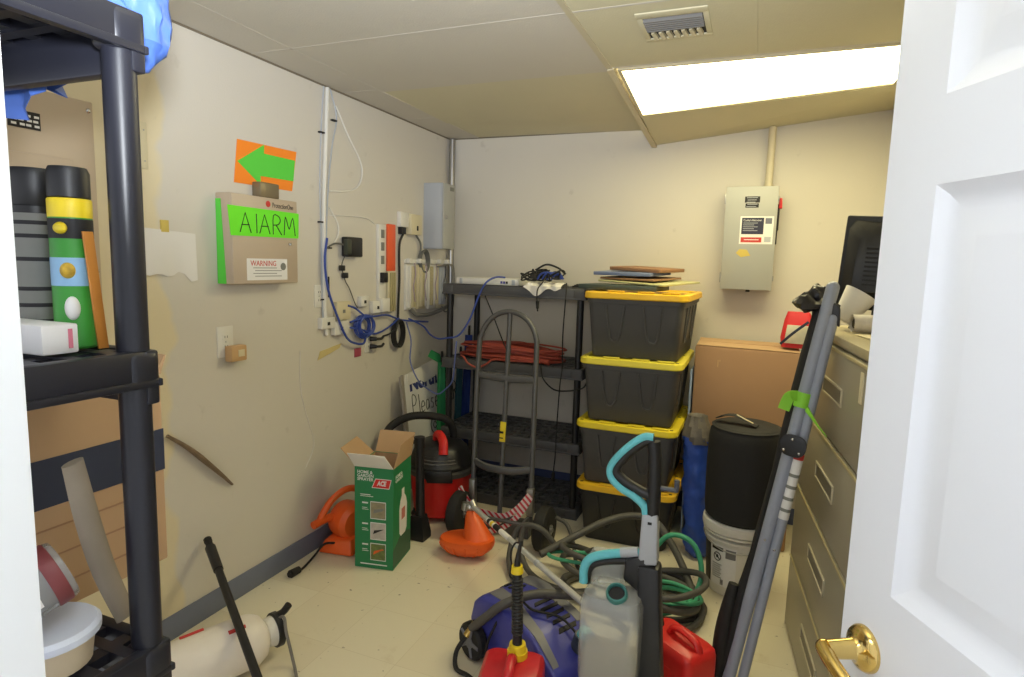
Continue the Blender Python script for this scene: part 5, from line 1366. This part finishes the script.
# ------------------------------------------------------------------ filing cabinet along the right wall
e_ = V(.0872, -.9962, 0); nrm = V(.9962, .0872, 0)
FC = Matrix(((e_.x, nrm.x, 0, 2.344), (e_.y, nrm.y, 0, -1.19), (0, 0, 1, 0), (0, 0, 0, 1)))      # x along the front towards the door, y into the cabinet
t = thing('filing_cabinet', 'wide putty coloured filing cabinet with four drawers along the right wall', 'filing cabinet', (2.52, -1.7, 0))
CW = 1.067
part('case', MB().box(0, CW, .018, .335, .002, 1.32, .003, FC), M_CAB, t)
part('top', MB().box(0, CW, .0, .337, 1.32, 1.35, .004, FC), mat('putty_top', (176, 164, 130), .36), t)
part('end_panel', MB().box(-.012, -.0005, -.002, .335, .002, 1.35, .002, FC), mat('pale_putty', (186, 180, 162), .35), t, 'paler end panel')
for k in range(4):
    z0 = .025 + .3235*k
    d = part('drawer', MB().box(.006, CW-.006, -.004, .016, z0, z0+.314, .004, FC), M_CAB, t)
    part('drawer_lip', MB().box(.006, CW-.006, -.008, -.003, z0+.303, z0+.314, .002, FC), mat('drawer_lip', (186, 172, 128), .4) if k == 0 else bpy.data.materials['drawer_lip'], d)
    hm = z0 + .17
    hd_ = MB()
    x0, x1 = .375, .665
    hd_.box(x0, x1, -.010, -.004, hm+.022, hm+.030, .001, FC).box(x0, x1, -.010, -.004, hm-.030, hm-.024, .001, FC).box(x0, x0+.008, -.010, -.004, hm-.024, hm+.022, .001, FC).box(x1-.008, x1, -.010, -.004, hm-.024, hm+.022, .001, FC)
    hh = part('handle', hd_, mat('handle_frame', (190, 181, 156), .35) if k == 0 else bpy.data.materials['handle_frame'], d)
    part('recess', MB().box(x0+.008, x1-.008, -.006, -.004, hm-.024, hm+.022, 0, FC), mat('handle_recess', (122, 115, 98), .45) if k == 0 else bpy.data.materials['handle_recess'], hh)
    if k == 3: part('label_holder', MB().box(.865, .895, -.008, -.004, z0+.20, z0+.29, .001, FC), M_CREAM, d)
part('lock', MB().cyl(FC @ V(.03, -.004, 1.30), FC @ V(.03, -.012, 1.30), .009, n=14), M_CHROME, t)

# things on the cabinet top (z = 1.35)
t = thing('monitor', 'black monitor seen from behind on the filing cabinet', 'monitor', (2.56, -1.45, 1.352))
MM = Matrix.Translation((2.412, -1.285, 1.43)) @ Matrix.Rotation(-.20, 4, 'Z') @ Matrix.Rotation(.05, 4, 'Y') @ Matrix.Translation((0, 0, -1.43)) @ Matrix(((1, 0, 0, 0), (0, 1, 0, 0), (0, 0, 1, 0), (0, 0, 0, 1)))
part('back_shell', MB().box(.0, .335, -.012, .022, 1.43, 1.79, .008, MM), M_BLACK, t)
part('hump', MB().loft([[MM @ V(x, -.011, z) for x, z in ((.025, 1.46), (.30, 1.46), (.318, 1.50), (.318, 1.72), (.29, 1.76), (.03, 1.772), (.012, 1.74), (.012, 1.48))],
    [MM @ V(x, -.062, z) for x, z in ((.06, 1.50), (.275, 1.50), (.285, 1.53), (.285, 1.68), (.26, 1.71), (.085, 1.72), (.055, 1.69), (.052, 1.53))]]), M_BLACK, t)
for k in range(9):
    part('vent', MB().box(.085+.0, .16, -.0645, -.061, 1.525+.017*k, 1.532+.017*k, 0, MM), M_RUB, t)
part('neck', MB().box(.13, .20, -.02, .02, 1.37, 1.45, .008, MM), M_BLACK, t)
part('foot', MB().loft([ringz(.22, .14, .05, 1.3515, TR(2.575, -1.315, 0, -.2)), ringz(.20, .12, .05, 1.385, TR(2.575, -1.315, 0, -.2))]), M_BLACK, t)

def rolled_paper(label, p0, p1, r0, r1, m, extra=None):
    t = thing('paper_roll', label, 'paper roll', (Vector(p0)[0], Vector(p0)[1], 1.352))
    Fm = frame(Vector(p1)-Vector(p0)).to_3x3(); N = 44
    mb = MB(); rings = []
    for i in range(7):
        q = i/6; c = Vector(p0).lerp(Vector(p1), q); rr = r0+(r1-r0)*q
        o_ = [c + Fm @ V((rr-.0035*k/N*2)*math.cos(2*PI*1.6*k/N), (rr-.0035*k/N*2)*math.sin(2*PI*1.6*k/N), 0) for k in range(N)]
        rings.append(o_)
    mb.sheet(rings, .0012)
    part('sheet', mb, m, t)
    if extra: part('core', MB().cyl(Vector(p0).lerp(Vector(p1), .02), Vector(p0).lerp(Vector(p1), .98), r0*.5, n=14), extra, t)
    return t
M_WRAP = mat('mottled_wrap', (206, 200, 192), .6, var=.2, scale=40)
rolled_paper('white paper roll lying across the cabinet top, dark end showing', (2.445, -1.545, 1.386), (2.72, -1.49, 1.386), .034, .034, M_WRAP, M_RUB)
rolled_paper('cream paper cone standing up behind the lying roll', (2.425, -1.43, 1.388), (2.485, -1.42, 1.49), .036, .062, M_PAPER)
mat('black_bag_film', (34, 31, 34), .32, var=.1)
flat_board('paper_sheets', 'cream sheets of paper lying beneath the paper rolls', 'paper', (2.56, -1.68, 1.3515), .20, .16, .004, .2, M_CREAM)

t = thing('first_aid_pouch', 'red and white pouch on the right end of the tall box', 'pouch', (2.33, -.36, 1.146))
mb = MB().loft([ringz(.15, .09, .035, 1.148, TR(2.345, -.33, 0, -.2)), ringz(.165, .10, .04, 1.20, TR(2.345, -.33, 0, -.2)), ringz(.15, .09, .035, 1.30, TR(2.352, -.33, 0, -.2)), ringz(.11, .05, .02, 1.345, TR(2.345, -.33, 0, -.2))])
part('body', mb, mat('red_nylon', (206, 44, 52), .6, var=.1), t)
part('panel', MB().hexa([V(2.28, -.39, 1.175), V(2.40, -.412, 1.175), V(2.40, -.395, 1.175), V(2.28, -.373, 1.175), V(2.29, -.392, 1.275), V(2.40, -.412, 1.275), V(2.40, -.395, 1.275), V(2.29, -.375, 1.275)], .002), mat('white_nylon', (206, 200, 180), .6, var=.15, scale=30), t, 'white front panel')
part('zip_strap', MB().tube([V(2.262, -.40, 1.17), V(2.32, -.425, 1.235), V(2.39, -.43, 1.30)], .008, n=6, flat=.4, up=(0, 1, 0)), mat('navy_webbing', (46, 52, 78), .6), t)

# ------------------------------------------------------------------ folded cot leaning on the cabinet
t = thing('folding_cot', 'folded cot of grey tubes and black cloth leaning on the cabinet', 'folding cot', (2.14, -1.80, 0))
b1, t1 = V(2.116, -1.805, .026), V(2.358, -1.69, 1.515)
b2, t2 = V(2.161, -1.806, .022), V(2.366, -1.704, 1.41)
def tube_rail(p, q, r): return MB().cyl(p, q, r, n=18).ball(q, r, u=16, v=8)
part('rail', tube_rail(b1, t1, .0215), M_TUBE, t, 'long grey tube')
part('rail', tube_rail(b2, t2, .0175), M_TUBE, t, 'shorter grey tube')
for p in (b1, b2):
    part('foot_cap', MB().cyl(p + V(0, 0, -.022), p + V(.006, .006, .05), .024, n=16), M_RUB, t)
k1, k2 = b1.lerp(t1, .640), b2.lerp(t2, .675)
jm = frame((t1-b1)).to_3x3()
jc = (k1+k2)/2 + V(-.012, -.03, 0)
JM = Matrix.Translation(jc) @ frame(V(-.3, -1, .1), up=(0.12, 0, 1))
jp = part('joint_plate', MB().prism([(x_, y_) for x_, y_ in rrect(.085, .075, .03)], -.003, .004, JM, .001), M_BLACK, t)
for a_, b_ in ((-.025, -.02), (.025, -.02), (-.005, .022)):
    part('rivet', MB().ball(JM @ V(a_, b_, .005), .006, u=12, v=8), M_CHROME, jp)
for q in (.40, .41):
    c = (b1 if q == .40 else b2).lerp(t1 if q == .40 else t2, q)
    part('rivet', MB().ball(c + V(-.004, -.0205 if q == .40 else -.017, 0), .005, u=12, v=8), M_CHROME, t)
lab = MB(); a_, c_ = b2.lerp(t2, .49), b2.lerp(t2, .67)
lb = part('tube_label', lab.cyl(a_, c_, .0182, n=18), M_LABELW, t, 'white printed wrap label')
part('red_mark', MB().cyl(b2.lerp(t2, .645), b2.lerp(t2, .66), .0186, n=18), M_REDINK, lb)
for k in range(4):
    part('print_line', MB().cyl(b2.lerp(t2, .51+.03*k), b2.lerp(t2, .518+.03*k), .0186, n=18), M_OLIVE, lb)
cl = MB()
rows = []
for i in range(15):
    q = i/14
    c = V(2.088, -1.775, .03).lerp(V(2.332, -1.655, 1.47), q)
    bul = .016 + .026*max(0, math.sin(q*PI*2.6+.3))*(1-q)**.7 + (.008 if q > .6 else 0)
    rows.append([c + V(math.cos(2*PI*k/14)*bul*.72, math.sin(2*PI*k/14)*bul*1.4 + .01, .008*math.sin(k*1.7+q*20)) for k in range(14)])
cl.loft(rows)
part('canvas', cl, M_FABRIC, t, 'folded black canvas')
part('strut', MB().tube([V(2.078, -1.79, .02), V(2.088, -1.78, .16), V(2.098, -1.765, .28), V(2.118, -1.745, .42)], lambda q: .018 + .012*math.sin(q*PI), n=10), M_RUB, t)
fl_ = crumple(MB(), (2.312, -1.64, 1.455), (.062, .045, .055), .05, 16, 5.0)
part('canvas_flap', fl_, bpy.data.materials['black_bag_film'], t, 'crumpled black cloth end')
part('end_fitting', MB().hexa([V(2.325, -1.70, 1.43), V(2.388, -1.72, 1.38), V(2.388, -1.68, 1.38), V(2.325, -1.66, 1.43), V(2.335, -1.70, 1.49), V(2.385, -1.72, 1.45), V(2.385, -1.68, 1.45), V(2.335, -1.66, 1.49)], .008), M_BLACK, t)
rb = MB()
kc = b1.lerp(t1, .735)
rb.cyl(kc - (t1-b1).normalized()*.022, kc + (t1-b1).normalized()*.03, .027, .026, n=16)
t = thing('ribbon', 'lime green ribbon tied round the tubes of the folded cot', 'ribbon', kc)
part('band', rb, M_LIME, t)
part('tail', MB().tube([kc + V(-.02, -.02, .02), kc + V(-.045, -.03, .015), kc + V(-.06, -.035, -.03)], .022, n=6, flat=.1, up=(0, 1, .2)), M_LIME, t)
part('tail', MB().tube([kc + V(.012, -.03, -.02), kc + V(.025, -.07, -.035), kc + V(.04, -.13, -.05), kc + V(.06, -.21, -.065)], lambda q: .010*(1-.8*q), n=6, flat=.25, up=(0, 1, .2)), M_LIME, t)

# ------------------------------------------------------------------ things on the shelf by the doorway
t = thing('spray_can', 'black capped spray can with a grey label, left on the front shelf', 'spray can', (1.070, -3.405, 1.419))
K = TR(1.070, -3.405, 1.419)
part('can', MB().lathe([(.028, 0), (.033, .004), (.033, .205), (.031, .213)], K, 28), M_BLACK, t)
sl = part('label', MB().lathe([(.0332, .02), (.0335, .022), (.0335, .200), (.0332, .202)], K, 28), M_OLIVE, t)
for z in (.035, .06, .085, .13, .165, .185):
    part('print_line', MB().lathe([(.0336, z), (.0339, z+.001), (.0339, z+.005), (.0336, z+.006)], K, 28), M_INK, sl)
part('cap', MB().lathe([(.031, .213), (.0325, .215), (.0325, .262), (.029, .270), (.005, .271)], K, 28), M_BLACK, t)
t = thing('spray_can', 'tall green and yellow insect spray can on the front shelf', 'spray can', (1.150, -3.404, 1.419))
K = TR(1.150, -3.404, 1.419)
part('can', MB().lathe([(.024, 0), (.028, .004), (.028, .215), (.026, .222)], K, 28), mat('green_can_print', (58, 148, 52), .4, var=.15, scale=18), t)
part('yellow_band', MB().lathe([(.0282, .196), (.0285, .198), (.0285, .222), (.027, .224)], K, 28), M_YELC, t, 'yellow band')
part('blue_band', MB().lathe([(.0282, .095), (.0284, .097), (.0284, .135), (.0282, .137)], K, 28), mat('sky_print', (146, 190, 226), .4), t, 'pale blue band')
part('dark_band', MB().lathe([(.0282, .165), (.0284, .167), (.0284, .192), (.0282, .194)], K, 28), M_INK, t)
part('motif', MB().ball(K @ V(.018, -.0195, .118), (.010, .010, .012)), mat('wasp_print', (212, 170, 52), .5, var=.6, scale=120), t)
part('oval', MB().ball(K @ V(.012, -.0235, .180), (.014, .006, .009)), M_YELC, t)
part('white_patch', MB().ball(K @ V(.02, -.017, .062), (.010, .010, .018)), M_LABELW, t)
part('cap', MB().lathe([(.026, .2245), (.0275, .226), (.0275, .262), (.024, .270), (.005, .271)], K, 28), M_BLACK, t)
t = thing('small_carton', 'small white carton lying on the front shelf before the cans', 'carton', (1.15, -3.48, 1.419))
part('body', MB().box(1.06, 1.205, -3.487, -3.437, 1.4195, 1.462, .003), M_LABELW, t)
part('pink_print', MB().box(1.2052, 1.206, -3.452, -3.446, 1.427, 1.455), mat('pink_print', (214, 120, 140), .5), t)
part('dark_print', MB().box(1.09, 1.12, -3.4882, -3.4872, 1.425, 1.445), M_INK, t)
t = single('yardstick', MB().hexa([V(1.192, -3.402, 1.4195), V(1.196, -3.402, 1.4195), V(1.196, -3.387, 1.4195), V(1.192, -3.387, 1.4195), V(1.188, -3.414, 1.595), V(1.192, -3.414, 1.595), V(1.192, -3.399, 1.595), V(1.188, -3.399, 1.595)], .0005), M_RULER, 'orange varnished wooden stick standing beside the green spray can', 'stick')

t = thing('cardboard_box', 'large brown cardboard box with a dark band on the lower front shelf', 'cardboard box', (.77, -3.44, .937))
part('body', MB().box(.50, 1.02, -3.70, -3.165, .9375, 1.325, .004), M_KRAFT, t)
part('tape_band', MB().box(1.0205, 1.0215, -3.70, -3.165, 1.13, 1.215).box(.52, 1.0, -3.1645, -3.1635, 1.13, 1.215), mat('dark_blue_tape', (52, 58, 78), .5), t, 'dark band round the box')
part('flap', MB().hexa([V(.50, -3.18, 1.326), V(1.02, -3.18, 1.326), V(1.02, -3.165, 1.326), V(.50, -3.165, 1.326), V(.52, -3.13, 1.36), V(1.0, -3.14, 1.358), V(1.0, -3.135, 1.36), V(.52, -3.125, 1.362)]), M_KRAFT, t)
part('yellow_tape', MB().box(.88, 1.0, -3.42, -3.28, 1.3255, 1.328), M_YELC, t)
for z in (.985, 1.04, 1.09):
    part('print_line', MB().box(1.0205, 1.0215, -3.62, -3.24, z, z+.003), M_KRAFTD, t)
t = single('wooden_board', MB().tube([V(1.165, -3.432, 1.245), V(1.155, -3.41, 1.15), V(1.15, -3.385, 1.05), V(1.165, -3.362, .955)], lambda q: .017 + .003*math.sin(q*PI), n=12, flat=.45, up=(1, 0, .2)), M_WOOD, 'weathered grey board leaning on the cardboard box, rounded top end', 'board')
t = thing('food_tub', 'cream tub with a white lid on the bottom front shelf', 'tub', (1.15, -3.475, .937))
K = TR(1.155, -3.478, .937)
part('tub', MB().lathe([(.05, .001), (.056, .003), (.062, .05)], K, 30), mat('cream_tub', (214, 196, 164), .5), t)
part('lid', MB().lathe([(.062, .048), (.070, .050), (.070, .060), (.064, .066), (.02, .063)], K, 30), mat('pale_lid', (206, 212, 226), .4), t, 'white lid')
t = thing('plastic_jar', 'clear grey plastic jar with a white label tipped on the tub', 'jar', (1.14, -3.49, 1.003))
JX = Matrix.Translation((1.14, -3.525, 1.058)) @ frame((.25, .88, .32))
part('jar', MB().lathe([(.02, -.045), (.042, -.042), (.047, -.03), (.047, .075), (.045, .08), (.043, .08), (.043, -.03)], JX, 30), M_CLEAR, t)
part('red_band', MB().lathe([(.0475, .052), (.0485, .054), (.0485, .07), (.0475, .072)], JX, 30), mat('dull_red_band', (122, 56, 58), .5), t, 'red band at its mouth')
def jl(a, z): return JX @ V(.0485*math.cos(a), .0485*math.sin(a), z)
Fx = JX.to_3x3()
best = max([i*.1 for i in range(63)], key=lambda a: (Fx @ V(math.cos(a), math.sin(a), 0)).dot(V(.9, -.35, .25)))
jb = MB().loft([[jl(a, -.02), jl(a, .035), jl(a, .035) + Fx @ V(math.cos(a), math.sin(a), 0)*.001, jl(a, -.02) + Fx @ V(math.cos(a), math.sin(a), 0)*.001] for a in [best-.55+.11*i for i in range(11)]])
jo = part('label', jb, M_LABELW, t)
part('barcode', MB().loft([[jl(a, -.012) + Fx @ V(math.cos(a), math.sin(a), 0)*.0012, jl(a, .008) + Fx @ V(math.cos(a), math.sin(a), 0)*.0012, jl(a, .008) + Fx @ V(math.cos(a), math.sin(a), 0)*.002, jl(a, -.012) + Fx @ V(math.cos(a), math.sin(a), 0)*.002] for a in [best+.1+.08*i for i in range(5)]]), M_INK, jo)
t = single('paper_sheet', MB().hexa([V(1.075, -3.62, .94), V(1.075, -3.45, .94), V(1.077, -3.45, .94), V(1.077, -3.62, .94), V(1.024, -3.62, 1.12), V(1.024, -3.47, 1.14), V(1.026, -3.47, 1.14), V(1.026, -3.62, 1.12)]), M_PAPER, 'white paper sheet propped against the cardboard box', 'paper')

# blue plastic bag on the top tier, hanging over its corner
t = thing('plastic_bag', 'pale blue plastic bag hanging over the top of the front shelf', 'bag', (1.0, -3.4, 1.914))
mb = crumple(MB(), (.98, -3.47, 2.0), (.24, .13, .10), .10, 7, 1.0, 40, 24)
for v in mb.bm.verts: v.co.z = max(v.co.z, 1.9155)
part('bulk', mb, M_BAG, t)
def drape(x0, x1, ytop, zb, seed):
    rows = []
    for i in range(9):
        q = i/8
        rows.append([])
        for k in range(11):
            x = x0 + (x1-x0)*k/10
            fold = .014*math.sin(k*1.7+seed) + .010*math.sin(k*3.1+q*4)
            y = ytop + .09*min(1, q*3) + fold*q + .02*q
            z = 1.99 - (1.99-zb)*q - .02*q*math.sin(k*.9+seed)
            if q < .3: y = ytop + .11*q*3
            rows[-1].append(V(x, y, z))
    return MB().sheet(rows, .0015)
part('overhang', drape(.93, 1.17, -3.40, 1.855, 0.4), M_BAG, t)
part('overhang', drape(.70, .98, -3.43, 1.812, 2.0), M_BAG, t)
part('bulge', crumple(MB(), (1.11, -3.283, 1.955), (.11, .058, .095), .045, 9, 4.0, 32, 20), M_BAG, t)

# repeats of one kind share a group
for stem_, grp in (('clipboard', 'boards piled on the topmost tote'), ('phone_jack', 'phone jacks low on the left wall'), ('spray_can', 'spray cans on the front shelf'), ('gas_can', 'red gas cans on the floor'),
                   ('wall_outlet', 'white outlets on the left wall'), ('folded_canopy', 'furled fabric rolls in the back corner'), ('network_cable', 'blue network cables on the left wall'),
                   ('terminal_block', 'telephone blocks beside the wiring bracket'), ('paper_roll', 'paper rolls on the filing cabinet'), ('shelving_unit', 'resin shelving units'), ('hanging_cord', 'black cords on the rear shelf')):
    for o in bpy.data.objects:
        if o.parent is None and o.name.split('.')[0] == stem_:
            o['group'] = grp
